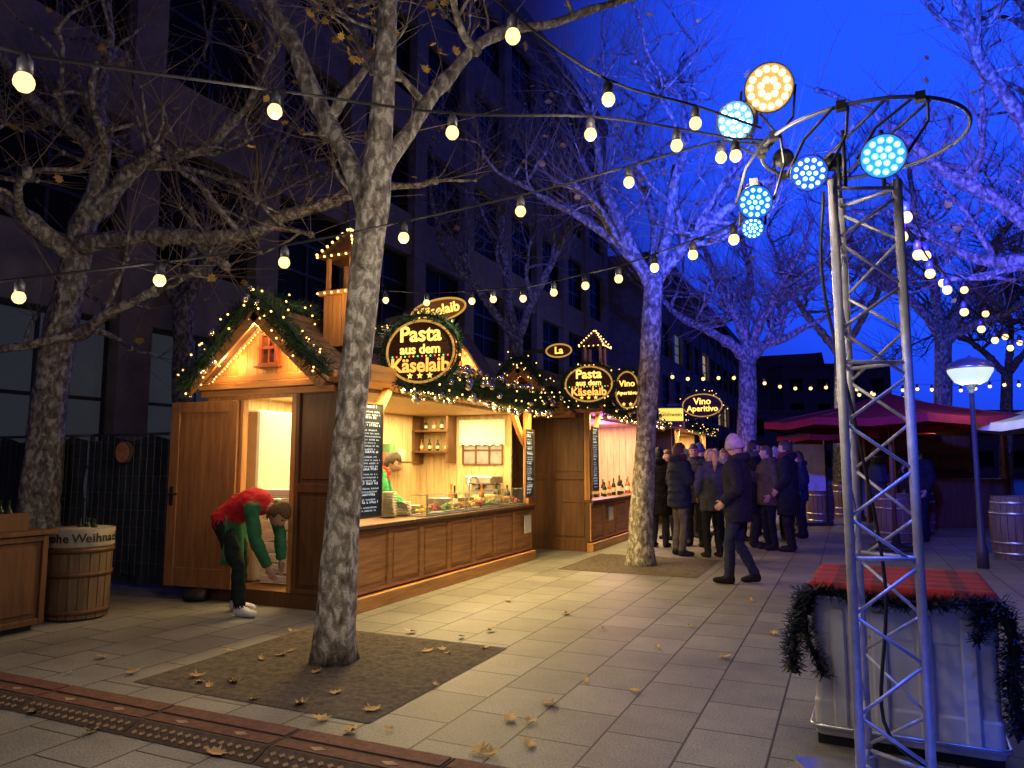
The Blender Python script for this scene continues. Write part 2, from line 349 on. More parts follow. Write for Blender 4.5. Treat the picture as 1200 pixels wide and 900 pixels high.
    for i in range(nv+1):
        for j in range(nu):
            tt=math.pi*i/nv; p=2*math.pi*j/nu; q=V((math.sin(tt)*math.cos(p),math.sin(tt)*math.sin(p),math.cos(tt)))
            lim=.36 if q.y>.35 else (-.25 if q.y>-.15 else -.72)
            if cap: lim=.06 if q.y>-.2 else -.2
            if hair=='long' and q.y<.1 and not cap: lim=-.9
            if q.z>lim-.06:
                g=1.17+.08*noise.noise(q*4+V((at[0],at[1],0))); w=V((q.x*.077,q.y*.096-.004,q.z*.118))*g*(1.08 if cap else 1)
                if cap: w.z+=.03*max(0,q.z)
                idx[(i,j)]=len(hb.v); hb.v.append(w)
    for i in range(nv):
        for j in range(nu):
            c=[(i,j),(i+1,j),(i+1,(j+1)%nu),(i,(j+1)%nu)]
            if all(x in idx for x in c): hb.f.append(tuple(idx[x] for x in c)); hb.m.append(0)
    if hair=='ponytail': hb.tube([(0,-.09,.06),(0,-.15,.07),(0,-.18,.0),(0,-.17,-.12),(0,-.15,-.24)],[.03,.038,.045,.038,.008],10)
    if hair=='long':
        hb.loft([[V((.09*math.cos(q)*w,-.06+.055*math.sin(q),z)) for q in [2*math.pi*j/14 for j in range(14)]] for z,w in ((.0,1),(-.08,1.15),(-.16,1.1),(-.25,.7))])
    if cap:
        hb.lathe([(.100,-.014),(.114,-.01),(.116,.042),(.104,.050)],(0,-.004,0),24)
    for i in range(len(hb.v)): hb.v[i]=Mw@(MH@(hb.v[i]*k))
    o=hb.build('beanie' if cap else 'hair',cm('beanie',cap) if cap else hm,t,True)
    sd=o.modifiers.new('s','SOLIDIFY'); sd.thickness=.008
    if scarf:
        sb=MB()
        for dz,rr_ in ((.0,.105),(.04,.10)): sb.tube([Mw@(nec+V((rr_*math.cos(q),rr_*.9*math.sin(q)+.005,.02+dz+.012*math.sin(2*q)))*k) for q in [2*math.pi*j/20 for j in range(21)]],.032*k,8)
        sb.build('scarf',cm('scarf',scarf),t,True)
    if apron:
        ab=MB(); d=(nec-pel).normalized(); rows=[]
        for i,(zz,w) in enumerate(((0,.17),(.12,.18),(.25,.18),(.38,.19),(.48,.19))):
            c=pel+V((0,.15,.06-zz*1.0))*k
            rows.append([c+V((w*u,-.05*abs(u)**2+.012*math.sin(u*7+i),0))*k for u in [-1+.2*j for j in range(11)]])
        vs=[p for r in rows for p in r]; fs=[(i*11+j,i*11+j+1,i*11+j+12,i*11+j+11) for i in range(4) for j in range(10)]
        ab.add([Mw@p for p in vs],fs); q=ab.build('apron',cm('apron',apron),t,True); q.modifiers.new('s','SOLIDIFY').thickness=.01
    return t
DK=[(.012,.013,.020),(.016,.017,.024),(.014,.020,.045),(.045,.043,.048),(.008,.008,.010)]
p=G(283,719)
person('stall worker in red shirt and green apron bending down by the open door',p,rad(-82),1.74,(.50,.02,.03),(.014,.022,.020),(.75,.74,.72),(.03,.13,.06),(.12,.06,.02),
  dict(pelvis=(0,-.20,.90),spine=(0,-.09,1.02),chest=(0,.10,1.08),neck=(0,.255,1.035),head=(0,.385,.965),shL=(-.18,.19,1.03),shR=(.18,.19,1.03),elL=(-.2,.27,.75),wrL=(-.14,.33,.51),elR=(.2,.27,.74),wrR=(.12,.36,.48),
  hipL=(-.09,-.19,.86),hipR=(.09,-.19,.86),knL=(-.11,-.10,.47),anL=(-.12,-.16,.085),toL=(-.14,.02,.035),knR=(.11,.02,.47),anR=(.12,.06,.085),toR=(.14,.24,.035)),hpitch=-.9,hem=.05,apron=(.03,.14,.06),coll=False)
person('stall worker in red shirt with green sleeves inside the hut behind the counter',(-5.25,7.28,.15),rad(-60),1.60,(.4,.03,.03),(.02,.02,.02),slv=(.04,.24,.10),
  pose=dict(spine=(0,.04,1.08),chest=(0,.16,1.22),neck=(0,.28,1.33),head=(0,.36,1.44),shL=(-.18,.22,1.28),shR=(.18,.22,1.28),elL=(-.27,.30,1.02),wrL=(-.14,.50,.88),elR=(.27,.30,1.02),wrR=(.14,.50,.88)),hpitch=-.5,coll=False)
person('man in dark jacket and pale mauve grey knitted beanie walking alone across the slabs',G(868,684),A+rad(62),1.76,(.014,.015,.022),(.020,.025,.042),(.012,.011,.011),cap=(.36,.29,.33),
  pose=dict(anL=(-.09,.11,.085),toL=(-.10,.28,.04),knL=(-.09,.10,.49),knR=(.10,.04,.49),anR=(.10,-.16,.105),toR=(.11,-.01,.035),pelvis=(0,0,.925),elL=(-.26,-.06,1.15),wrL=(-.19,.13,.98),elR=(.26,-.06,1.15),wrR=(.19,.13,.98)),hyaw=-.5,hpitch=-.2,hem=.18,fat=1.22,hood=True)
POCK=dict(wrL=(-.20,.12,.98),wrR=(.20,.12,.98)); DRINK=dict(elR=(.25,.06,1.16),wrR=(.10,.27,1.28)); FOLD=dict(elL=(-.25,.06,1.16),wrL=(.02,.25,1.18),elR=(.25,.06,1.14),wrR=(-.02,.27,1.13))
CR=[
 (774,641,-30,1.72,DK[4],DK[1],'short',(.02,.015,.01),POCK,'person in black coat at the left edge of the crowd, seen from behind',None),
 (798,651,-75,1.76,(.014,.019,.038),(.085,.075,.06),'short',(.06,.035,.02),DRINK,'man in navy puffer jacket and grey brown trousers nearest the tree',None),
 (816,640,150,1.78,DK[3],DK[0],'short',(.12,.07,.04),POCK,'man in dark grey puffer jacket facing the photographer behind the navy puffer jacket',None),
 (836,653,12,1.66,(.065,.065,.085),DK[1],'ponytail',(.55,.38,.18),POCK,'woman with blond ponytail in charcoal jacket, seen from behind',None),
 (852,640,160,1.70,DK[2],DK[4],'long',(.22,.11,.05),FOLD,'woman with long brown hair facing the photographer behind the walking man',None),
 (886,641,-100,1.84,DK[4],DK[1],'short',(.02,.015,.01),DRINK,'tall man in black coat just right of the walking man',None),
 (903,644,100,1.74,(.07,.05,.038),DK[0],'short',(.08,.05,.03),DRINK,'man in dark brown jacket raising a hand in the right half of the crowd',None),
 (926,646,60,1.82,DK[0],DK[1],'short',(.05,.03,.02),POCK,'broad man in long dark coat at the right edge of the crowd',None),
 (785,632,120,1.70,(.11,.02,.025),DK[1],'long',(.10,.06,.03),FOLD,'woman in dark red jacket at the back left of the crowd',None),
 (822,630,-160,1.80,DK[2],DK[3],'short',(.02,.015,.01),POCK,'man with dark blue knitted cap at the back of the crowd by the wine stall',(.04,.06,.16)),
 (912,632,170,1.72,DK[3],DK[1],'short',(.12,.08,.05),POCK,'person with a grey knitted cap at the back right of the crowd',(.22,.22,.23)),
 (868,634,-150,1.76,DK[1],DK[0],'short',(.05,.03,.02),FOLD,'person in black jacket between the walking man and the tall man',None),
 (842,627,40,1.74,(.05,.06,.05),DK[0],'long',(.30,.19,.09),POCK,'person with long fair hair and olive jacket deep in the crowd',None),
 (896,628,-40,1.78,(.04,.05,.09),DK[1],'short',(.22,.20,.18),POCK,'grey haired person in blue jacket deep in the right half of the crowd',None),
 (806,625,20,1.70,(.09,.08,.07),DK[1],'short',(.03,.02,.01),POCK,'person in taupe jacket with dark green knitted cap deep in the crowd',(.03,.08,.05)),
 (940,630,90,1.68,DK[2],DK[1],'long',(.05,.03,.02),DRINK,'woman with long dark hair behind the broad man at the right of the crowd',None),
 (1079,634,120,1.80,DK[0],DK[0],'short',(.05,.03,.02),DRINK,'man in dark jacket standing under the red parasol',None),
 (1032,628,-120,1.74,DK[3],DK[0],'short',(.04,.03,.02),FOLD,'person in grey jacket at a barrel under the red parasol',(.10,.03,.03)),
 (998,618,80,1.72,DK[2],DK[1],'long',(.06,.03,.02),POCK,'woman in dark blue jacket left of the red parasol pole',None),
]
for n_,(px,fy,rz,ht,j,t_,hk,hc,ps,lb,cp) in enumerate(CR):
    person(lb,G(px,fy),A+rad(rz),ht,j,t_,hairc=hc,hair=hk,pose=ps,group=None,hem=.36 if 'coat' in lb else .18,fat=1.27 if hk=='short' else 1.15,puff=1 if 'puffer' in lb else .35,hyaw=U(-.4,.4),cap=cp,hood=n_%3!=2,scarf=[None,(.10,.02,.02),None,None,(.25,.22,.18),(.05,.06,.08)][n_%6])

# ---------------------------------------------------------------- ground
g=MB(); g.add([(-300,-300,0),(300,-300,0),(300,300,0),(-300,300,0)],[(0,1,2,3)]); o=g.build('pavement',pave); tag(o,'grey stone slab paving of the market square','pavement',kind='structure')
def soil(cx,cy,w,l,lb):
    mb=MB(); n=30
    for i in range(n+1):
        for j in range(n+1):
            x=cx-w/2+w*i/n; y=cy-l/2+l*j/n; e=min(i,j,n-i,n-j)
            mb.v.append(V((x,y,.004+(.012*abs(noise.noise(V((x*6,y*6,0))))+.012*U(0,1) if e>0 else 0))))
    for i in range(n):
        for j in range(n): a=i*(n+1)+j; mb.f.append((a,a+n+1,a+n+2,a+1)); mb.m.append(0)
    o=mb.build('soil_bed',soilm); tag(o,lb,'soil',kind='structure')
soil(-3.45,4.48,1.9,1.85,'bare dark soil bed around the nearest tree')
soil(-2.75,10.55,1.9,1.9,'bare dark soil bed around the second tree')
soil(-2.0,18,1.9,1.9,'bare dark soil bed around the third tree')

# ---------------------------------------------------------------- garlands
def garland(path,r,dens,step=.05,needle=(.06,.13),ln=14,bn=0,lr=.012):
    P=catmull(path,step); f=MB(); l=MB(); b=MB()
    f.tube(P,r*.35,6)
    L_=len(P)
    for i in range(L_-1):
        d=(P[i+1]-P[i]).normalized(); x=d.orthogonal().normalized(); y=d.cross(x)
        for q in range(dens):
            a=U(0,6.28); o=(x*math.cos(a)+y*math.sin(a)); c=P[i]+d*U(0,step)+o*r*U(.15,.5); n=U(*needle); t=(o+d*U(-.8,.8)).normalized()
            w=(d.cross(o)).normalized()*.006; e=c+t*n
            f.add([c-w,c+w,e+w*.6,e-w*.6],[(0,1,2,3)])
            if q%3==0:
                for s_ in (-1,1):
                    m=c.lerp(e,.5); k=m+(t+d.cross(o)*s_*.9).normalized()*n*.45; f.add([m-t*.006,m+t*.006,k],[(0,1,2)])
        if U(0,1)<ln*step:
            a=U(0,6.28); l.sph(P[i]+(x*math.cos(a)+y*math.sin(a))*r*U(.7,1.25),lr,6,4)
        if bn and U(0,1)<bn*step:
            a=U(0,6.28); b.sph(P[i]+(x*math.cos(a)+y*math.sin(a))*r*U(.8,1.15),U(.03,.055),10,7)
    return f,l,b
def garland_thing(lb,path,r,dens,**k):
    t=thing('fir_garland',lb,'garland',path[0]); f,l,b=garland(path,r,dens,**k)
    f.build('foliage',fir,t)
    if l.v: l.build('fairy_lights',fairy,t,True)
    if b.v: b.build('baubles',bauble,t,True)
    return t

# ---------------------------------------------------------------- stalls
def boards(mb,axis,fixed,a0,a1,z0,z1,th,w=.14,gap=.006,m=0):
    n=max(1,round((a1-a0)/w)); w=(a1-a0)/n
    for i in range(n):
        p=a0+i*w+gap/2; q=a0+(i+1)*w-gap/2
        if axis=='y': mb.b2((fixed-th/2,p,z0),(fixed+th/2,q,z1),m)
        else: mb.b2((p,fixed-th/2,z0),(q,fixed+th/2,z1),m)
def panelled(mb,axis,fixed,a0,a1,z0,z1,n,out,stile=.07,th=.03,rows=1):
    def bx(p,q,zz0,zz1,o0,o1):
        lo,hi=sorted((fixed+out*o0,fixed+out*o1))
        if axis=='y': mb.b2((lo,p,zz0),(hi,q,zz1))
        else: mb.b2((p,lo,zz0),(q,hi,zz1))
    bx(a0,a1,z0,z1,-th,0); w=(a1-a0)/n; hrow=(z1-z0)/rows
    for i in range(n+1):
        c=a0+i*w; bx(max(a0,c-stile/2),min(a1,c+stile/2),z0,z1,0.001,.030)
    for r in range(rows+1):
        c=z0+r*hrow
        for i in range(n):
            bx(a0+i*w+stile/2+.001,a0+(i+1)*w-stile/2-.001,max(z0,c-stile/2),min(z1,c+stile/2),.001,.028)
    for r in range(rows):
        for i in range(n):
            bx(a0+i*w+stile/2+.045,a0+(i+1)*w-stile/2-.045,z0+r*hrow+stile/2+.045,z0+(r+1)*hrow-stile/2-.045,.001,.018)
def stall(lb,y0,y1,xb,xf,xc,eave,apex,door,npan,turret=None):
    t=thing('market_stall',lb,'market stall',((xb+xc)/2,(y0+y1)/2,0)); xm=(xb+xf)/2
    m=MB(); m.b2((xb,y0,.0),(xc-.03,y1,.15)); m.build('floor_base',wood_dk,t)
    m=MB(); boards(m,'y',xb+.02,y0+.04,y1-.04,.15,eave,.03); m.build('back_wall',wood_lt,t)
    m=MB(); boards(m,'x',y1-.02,xb,xf,.15,eave,.04); m.build('end_wall',wood_lt,t)
    m=MB()
    if door:
        dx0,dx1=door
        boards(m,'x',y0+.02,xb,dx0-.06,.15,eave,.04); 
        m.b2((dx0-.06,y0-.02,.15),(dx0,y0+.06,2.14)); m.b2((dx1,y0-.02,.15),(dx1+.06,y0+.06,2.14)); m.b2((dx0-.06,y0-.02,2.14),(dx1+.06,y0+.06,eave))
        m.build('end_wall',wood_v,t,bev=.004)
        m=MB(); panelled(m,'x',y0+.01,dx1+.06,xc-.04,.15,eave,1,-1,.09,rows=2); m.build('panel_wall',wood_dk,t,bev=.004)
        W=.88; c0=V((dx0-.03,y0-.045,0)); L_=MB()
        L_.b2((-W,-.02,.14),(0,.02,2.12)); 
        for a in ((-W,-W+.12),(-.12,0)): L_.b2((a[0],-.032,.14),(a[1],.032,2.12))
        for z in ((.14,.34),(2.0,2.12)): L_.b2((-W+.121,-.03,z[0]),(-.121,.03,z[1]))
        Mx=Matrix.Translation(c0)@Matrix.Rotation(rad(6),4,'Z'); L_.xf(Mx); dl=L_.build('door',wood_door,t,bev=.004)
        h=MB(); h.b2((-W+.04,-.045,1.0),(-W+.08,-.034,1.2)); h.tube([(-W+.06,-.035,1.12),(-W+.06,-.08,1.12),(-W+.17,-.085,1.12)],.011,8); h.xf(Mx); h.build('handle',black,dl)
    else:
        panelled(m,'x',y0+.03,xb,xc-.03,.15,eave,3,-1,.09,rows=2); m.build('end_wall',wood_dk,t,bev=.004)
    m=MB(); panelled(m,'y',xc-.03,y0+.02,y1-.02,.16,CT-.05,npan,1,.075); m.build('counter_front',wood_h,t,bev=.004)
    m=MB(); m.b2((xc-.06,y0-.03,.0),(xc+.05,y1+.02,.14)); m.build('kickboard',wood_h,t,bev=.006)
    m=MB(); m.b2((xc-.5,y0+.0,CT-.045),(xc+.055,y1+.02,CT)); m.b2((xc+.01,y0,CT-.09),(xc+.035,y1,CT-.046)); m.build('counter_top',wood_dk,t,bev=.006)
    for yy in (y0+.05,y1-.05):
        m=MB(); m.b2((xc-.11,yy-.05,CT+.001),(xc-.01,yy+.05,eave-.001)); m.build('post',wood_v,t,bev=.006)
    for yy,dy in ((y0+.1,1),(y1-.1,-1)):
        m=MB(); n=8; pts=[]
        for i in range(n+1):
            q=i/n; pts.append(V((xc-.05,yy+dy*(.02+.5*q),eave-.52+.5*q-.06*math.sin(q*math.pi))))
        for i in range(n): m.bar(pts[i],pts[i+1]+(pts[i+1]-pts[i])*.1,.07,.09)
        m.build('brace',wood_v,t,bev=.004)
    m=MB(); m.b2((xf+.02,y0-.12,eave),(xc+.22,y1+.10,eave+.06)); m.b2((xc+.221,y0-.14,eave-.005),(xc+.27,y1+.12,eave+.16)); m.build('canopy',wood_h,t,bev=.004)
    m=MB(); m.b2((xb,y0+.05,eave-.03),(xf,y1-.05,eave+.0)); m.build('ceiling',wood_lt,t)
    hw=(xf-xb)/2+.10; zb=eave-.0; rows=9; m=MB()
    for s in (-1,1):
        a=V((xm,0,apex)); b=V((xm+s*hw,0,zb)); dn=(b-a).normalized(); nrm=V((-dn.z*s,0,dn.x*s)); 
        if nrm.z<0: nrm=-nrm
        L_=(b-a).length
        for r in range(rows):
            p=a+dn*(L_*r/rows); q=a+dn*(L_*(r+1)/rows+.03); yy=y0-.22
            while yy<y1+.15:
                w=min(U(.11,.2),y1+.16-yy); lift=U(.0,.008)
                c=(p+q)/2+nrm*(.02+lift); c.y=yy+w/2; rot=Matrix((dn,V((0,1,0)),dn.cross(V((0,1,0))))).transposed()
                m.box(c,((q-p).length,w-.006,.018),rot@Matrix.Rotation(-.06*1,3,'Y')); yy+=w
        m.bar(V((xm,y0-.2,apex)) +V((s*hw/2,0,-(apex-zb)/2)) ,V((xm+s*hw/2,y1+.14,apex-(apex-zb)/2)),L_,.02,up=nrm)
    m.bar((xm,y0-.24,apex+.03),(xm,y1+.16,apex+.03),.12,.06)
    m.build('roof',shingle,t)
    m=MB(); n=int((xf-xb)/.13); w=(xf-xb)/n
    for i in range(n):
        p=xb+i*w; q=p+w-.005; zt=lambda x: eave+.12+(apex-eave-.14)*(1-abs(x-xm)/((xf-xb)/2+.001))
        m.prism([(p,y0,eave+.10),(q,y0,eave+.10),(q,y0,max(eave+.11,zt(q))),(p,y0,max(eave+.11,zt(p)))] if not(p<xm<q) else [(p,y0,eave+.10),(q,y0,eave+.10),(q,y0,zt(q)),(xm,y0,zt(xm)),(p,y0,zt(p))],(0,.03,0))
    m.build('gable',wood_v,t)
    m=MB()
    for i,(dz,pr) in enumerate(((0,.05),(.075,.09),(.15,.06))): m.b2((xb-.06,y0-pr,eave-.08+dz),(xf+.1,y0-.001,eave-.01+dz))
    m.build('gable_beam',wood_x,t,bev=.006)
    for s in (-1,1):
        m=MB(); m.bar((xm-s*.02,y0-.2,apex-.02),(xm+s*hw,y0-.2,zb-.02),.03,.15,up=V((0,0,1))); m.build('bargeboard',wood_x,t,bev=.005)
    wc=V((xm+.05,y0-.02,eave+.10+(apex-eave)*.40)); ww,wh=.105,.16
    fr=MB()
    for s in (-1,1): fr.b2((wc.x+s*ww-.018,wc.y-.03,wc.z-wh),(wc.x+s*ww+.018,wc.y+.015,wc.z+wh))
    for zz in (-wh-.018,0,wh-.01): fr.b2((wc.x-ww-.03,wc.y-.026,wc.z+zz-.01),(wc.x+ww+.03,wc.y+.014,wc.z+zz+.02))
    fr.b2((wc.x-.008,wc.y-.02,wc.z-wh),(wc.x+.008,wc.y+.013,wc.z+wh))
    fr.b2((wc.x-ww-.06,wc.y-.06,wc.z-wh-.05),(wc.x+ww+.06,wc.y+.012,wc.z-wh-.03)); fr.prism([(wc.x-ww-.06,wc.y-.05,wc.z+wh+.02),(wc.x+ww+.06,wc.y-.05,wc.z+wh+.02),(wc.x,wc.y-.05,wc.z+wh+.10)],(0,.06,0))
    wf=fr.build('window',mat('red_brown_frame',(.22,.05,.025),.6,var=.2),t)
    pm=MB(); pm.b2((wc.x-ww,wc.y,wc.z-wh),(wc.x+ww,wc.y+.012,wc.z+wh)); pm.build('pane',mat('dark_small_pane',(.10,.035,.02),.2,var=.3),wf)
    l=MB()
    for s in (-1,1):
        for i in range(24):
            q=(i+.5)/24; l.sph((xm+s*hw*.86*q+U(-.01,.01),y0-.06,apex-.14-(apex-zb-.06)*.86*q),.010,6,4)
    l.build('fairy_lights',fairy,t,True)
    if turret:
        tx,ty,zb_,h=turret; s=.19; tu=MB(); boards(tu,'x',ty-s,tx-s,tx+s,zb_,zb_+h*.42,.03); boards(tu,'x',ty+s,tx-s,tx+s,zb_,zb_+h*.42,.03); boards(tu,'y',tx-s,ty-s+.02,ty+s-.02,zb_,zb_+h*.42,.03); boards(tu,'y',tx+s,ty-s+.02,ty+s-.02,zb_,zb_+h*.42,.03)
        tu.b2((tx-s-.05,ty-s-.05,zb_+h*.42),(tx+s+.05,ty+s+.05,zb_+h*.46))
        for i in (-1,1):
            for j in (-1,1): tu.b2((tx+i*.16-.022,ty+j*.16-.022,zb_+h*.46),(tx+i*.16+.022,ty+j*.16+.022,zb_+h*.76))
        tb=tu.build('turret',wood_v,t,bev=.003)
        rf=MB(); e=.25; z1=zb_+h*.74; z2=zb_+h
        for k in range(5):
            q=k/5; q2=(k+1.15)/5; rf.loft([[V((tx+i*e*(1-a),ty+j*e*(1-a),z1+(z2-z1)*a+dz)) for i,j in ((-1,-1),(1,-1),(1,1),(-1,1))] for a,dz in ((q,-.01),(q,.02),(min(q2,.99),.012))])
        rf.build('turret_roof',wood_dk,tb)
        l=MB()
        for i,j in ((-1,-1),(1,-1),(1,1),(-1,1)):
            for k in range(7): q=k/6.5; l.sph((tx+i*e*(1-q)*1.03,ty+j*e*(1-q)*1.03,z1+(z2-z1)*q+.03),.017,6,4)
        for k in range(6):
            l.sph((tx-e+2*e*k/5,ty-e-.01,z1+.0),.015,6,4); l.sph((tx+e+.01,ty-e+2*e*k/5,z1+.0),.015,6,4)
            l.sph((tx-s-.05+2*(s+.05)*k/5,ty-s-.06,zb_+h*.44),.014,6,4)
        l.build('turret_lights',fairy,tb,True)
    return t
S1=stall('large wooden hut with open door in its gable end, lit counter along its side',5.96,10.45,-6.42,-4.76,-4.42,2.25,3.05,(-5.88,-5.22),7,turret=(-5.15,6.75,2.75,1.40))
S2=stall('second wooden hut beyond the first, panelled dark end wall and bottles on its counter',11.7,16.2,-6.0,-4.25,-3.9,2.3,3.12,None,6,turret=(-4.6,14.2,2.85,1.3))
S3=stall('third wooden hut in the row, half hidden behind the standing crowd',18.2,22.6,-6.0,-4.2,-3.85,2.3,3.1,None,6)
m=MB(); cx,yy,zb_,za,hw=-5.38,9.75,2.55,3.42,.62
m.prism([(cx-hw,yy,zb_),(cx+hw,yy,zb_),(cx,yy,za)],(0,.04,0)); dg_=m.build('dormer',wood_v,S1)
m=MB()
for s in (-1,1): m.bar((cx-s*.02,yy+.15,za+.05),(cx+s*(hw+.1),yy+.15,zb_-.06),.5,.03,up=V((s*.8,0,.6)))
m.build('dormer_roof',shingle,dg_)
m=MB(); m.b2((cx-.1,yy-.03,zb_+.16),(cx+.1,yy-.001,zb_+.44)); m.b2((cx-.14,yy-.05,zb_+.12),(cx+.14,yy-.001,zb_+.155)); m.build('dormer_window',MC['red_brown_frame'],dg_)
l=MB()
for s in (-1,1):
    for i in range(12): q=(i+.5)/12; l.sph((cx+s*hw*.9*q,yy-.04,za-.09-(za-zb_)*.86*q),.012,6,4)
l.build('dormer_lights',fairy,dg_,True)
# stall interiors
for z in (1.62,1.95):
    m=MB(); m.b2((-6.36,10.08,z),(-5.72,10.38,z+.03)); m.build('shelf',wood_dk,S1)
for x in (-6.36,-5.75): m=MB(); m.b2((x,10.1,1.45),(x+.03,10.38,2.2)); m.build('shelf_side',wood_dk,S1)
m=MB(); m.b2((-5.6,10.40,1.45),(-4.9,10.425,2.1)); wf=m.build('side_window',mat('night_window_pane',(.25,.25,.27),.2,var=.2),S1)
m=MB(); 
for x in (-5.6,-5.37,-5.13,-4.9): m.b2((x-.012,10.38,1.43),(x+.012,10.399,2.1))
for z in (1.43,1.66,1.88): m.b2((-5.6,10.385,z-.01),(-4.9,10.397,z+.01))
m.build('glazing_bars',wood_dk,wf)
m=MB(); n=40; r0=[];r1=[]
for i in range(n+1): x=-5.66+.82*i/n; r0.append(V((x,10.365+.012*math.sin(i*1.7),2.14))); r1.append(V((x,10.365+.018*math.sin(i*1.7+.3),1.72+.03*abs(math.sin(i*.47)))))
m.add(r0+r1,[(i,i+1,n+2+i,n+1+i) for i in range(n)]); m.build('curtain',mat('lace_curtain',(.75,.7,.6),.9,var=.1,scale=40),wf,True)
def bottle_mesh(mb,c,h,r):
    mb.lathe([(r*.9,0),(r,.01),(r,h*.55),(r*.8,h*.65),(r*.35,h*.74),(r*.32,h*.96),(r*.4,h*.97),(r*.4,h)],c,14)
gb=mat('dark_wine_glass',(.02,.035,.02),.08,var=.2,bump=0); lbl=mat('paper_label',(.7,.62,.45),.8,var=.1)
amb=mat('amber_bottle',(.35,.12,.02),.1,var=.2,bump=0)
def bottle(pos,h,r,mt,lb,group):
    t=thing('bottle',lb,'bottle',pos,0,group); m=MB(); bottle_mesh(m,V(pos),h,r); m.build('glass',mt,t,True)
    m=MB(); m.lathe([(r*1.02,h*.2),(r*1.02,h*.45)],V(pos),14,cap=False); m.build('paper_label',lbl,t,True); return t
C1=CT+.001
for i,(y,x) in enumerate(((8.55,-4.78),(8.75,-4.84),(9.2,-4.66),(9.75,-4.70),(9.9,-4.78),(10.05,-4.66))):
    bottle((x,y,C1),U(.28,.35),.042,gb if i%2 else amb,'bottle standing on the counter of the near hut','bottles on the near counter')
for i in range(18):
    bottle((-4.15+U(-.1,.08),12.2+i*.2,C1),U(.25,.38),.042,[gb,amb,gb][i%3],'bottle standing on the counter of the second hut','bottles on the second counter')
for i in range(7):
    bottle((-6.28+i*.075,10.24,1.981 if i%2 else 1.651),U(.17,.21),.028,gb if i%3 else amb,'bottle on the dark wall shelf inside the near hut','bottles on the wall shelf')
t=thing('cheese_wheel','large yellow cheese wheel on the near counter','cheese',(-4.7,9.45,C1)); m=MB(); m.lathe([(.20,0),(.225,.03),(.225,.13),(.20,.16)],(-4.7,9.45,C1),28); m.build('rind',mat('cheese_rind',(.65,.42,.12),.5,var=.15),t,True)
m=MB(); m.lathe([(.0,.161),(.15,.161),(.14,.165),(0,.168)],(-4.7,9.45,C1),24); m.build('cut_face',mat('cheese_cut',(.8,.65,.3),.5,var=.1),t,True)
for k,(y,n) in enumerate(((7.05,16),(7.35,9),(7.62,6),(7.9,4))):
    for i in range(n):
        m=MB(); z=C1+i*.018; m.lathe([(.05,z),(.06,z+.002),(.105,z+.016),(.108,z+.017),(.058,z+.006),(0,z+.005)],(-4.76,y,0),20); o=m.build('plate',china,None,True)
        tag(o,['white plate in the tallest pile at the left end of the near counter','white plate in the second tallest pile on the near counter','white plate in the third pile from the left on the near counter','white plate in the lowest pile on the near counter'][k],'plate','plates in pile %s'%['one','two','three','four'][k])
t=thing('beer_tap','chrome tap with curved spout on the near counter','tap',(-4.75,8.98,C1)); m=MB(); z=C1-.95; m.tube(catmull([(-4.75,8.98,.95+z),(-4.75,8.98,1.25+z),(-4.75,9.03,1.36+z),(-4.70,9.12,1.36+z),(-4.68,9.14,1.28+z)],.03),.02,10); m.build('spout',steel,t,True); m=MB(); m.lathe([(.05,0),(.05,.02),(.03,.03)],(-4.75,8.98,C1)); m.build('tap_base',steel,t,True)
t=thing('display_case','long glass display case with food along the front edge of the near counter','display case',(-4.5,9.1,C1))
m=MB(); m.b2((-4.400,7.3,C1+.02),(-4.394,10.1,C1+.24)); m.build('front_pane',glass,t)
m=MB(); m.b2((-4.62,7.3,C1+.241),(-4.392,10.1,C1+.248)); m.build('top_pane',glass,t)
m=MB(); m.b2((-4.63,7.28,C1),(-4.385,10.12,C1+.018)); m.build('tray_base',steel,t)
for y in (7.3,8.23,9.16,10.1): m=MB(); m.b2((-4.404,y-.008,C1+.019),(-4.386,y+.008,C1+.25)); m.build('upright',steel,t)
foods=[(.6,.45,.12),(.5,.10,.05),(.22,.34,.07),(.65,.5,.3),(.55,.22,.05)]
for i in range(12):
    y=7.36+i*.228; fm_=mat('food_%d'%(i%5),foods[i%5],.6,var=.4,scale=30); m=MB(); m.b2((-4.60,y,C1+.019),(-4.44,y+.2,C1+.028)); q=m.build('food_tray',steel,t); m=MB()
    for k in range(16): m.sph((-4.52+U(-.06,.06),y+.1+U(-.075,.075),C1+.05+U(0,.06)),(U(.02,.035),U(.02,.035),U(.015,.03)),7,5)
    m.build('food',fm_,q,True)
t=thing('serving_pan','deep steel serving pan on the near counter','pan',(-4.80,8.28,C1)); m=MB(); c=V((-4.80,8.28,C1)); m.lathe([(.13,0),(.15,.01),(.15,.16),(.16,.165),(.14,.16),(.13,.03),(0,.025)],c); m.build('bowl',steel,t,True); m=MB(); m.tube([c+V((0,.14,.12)),c+V((0,.22,.14)),c+V((.06,.24,.14))],.012,8); m.build('handle',steel,t,True)
t=thing('bread_basket','woven basket of rolls beside the cheese wheel','basket',(-4.9,9.05,C1)); m=MB(); c=V((-4.9,9.05,C1))
for i in range(7): z=i*.02; r=.13+.006*i; m.tube([c+V((r*math.cos(q)*(1+.03*math.sin(9*q+i*3.1)),r*math.sin(q)*(1+.03*math.sin(9*q+i*3.1)),z+.012)) for q in [2*math.pi*j/36 for j in range(37)]],.011,6)
m.build('weave',wood_old,t,True)
for i in range(6): q=i*1.05; m=MB(); m.sph(c+V((.065*math.cos(q),.065*math.sin(q),.12)),(.06,.045,.04),10,7); m.build('roll',mat('bread_crust',(.5,.27,.09),.7,var=.3,scale=20),t,True)
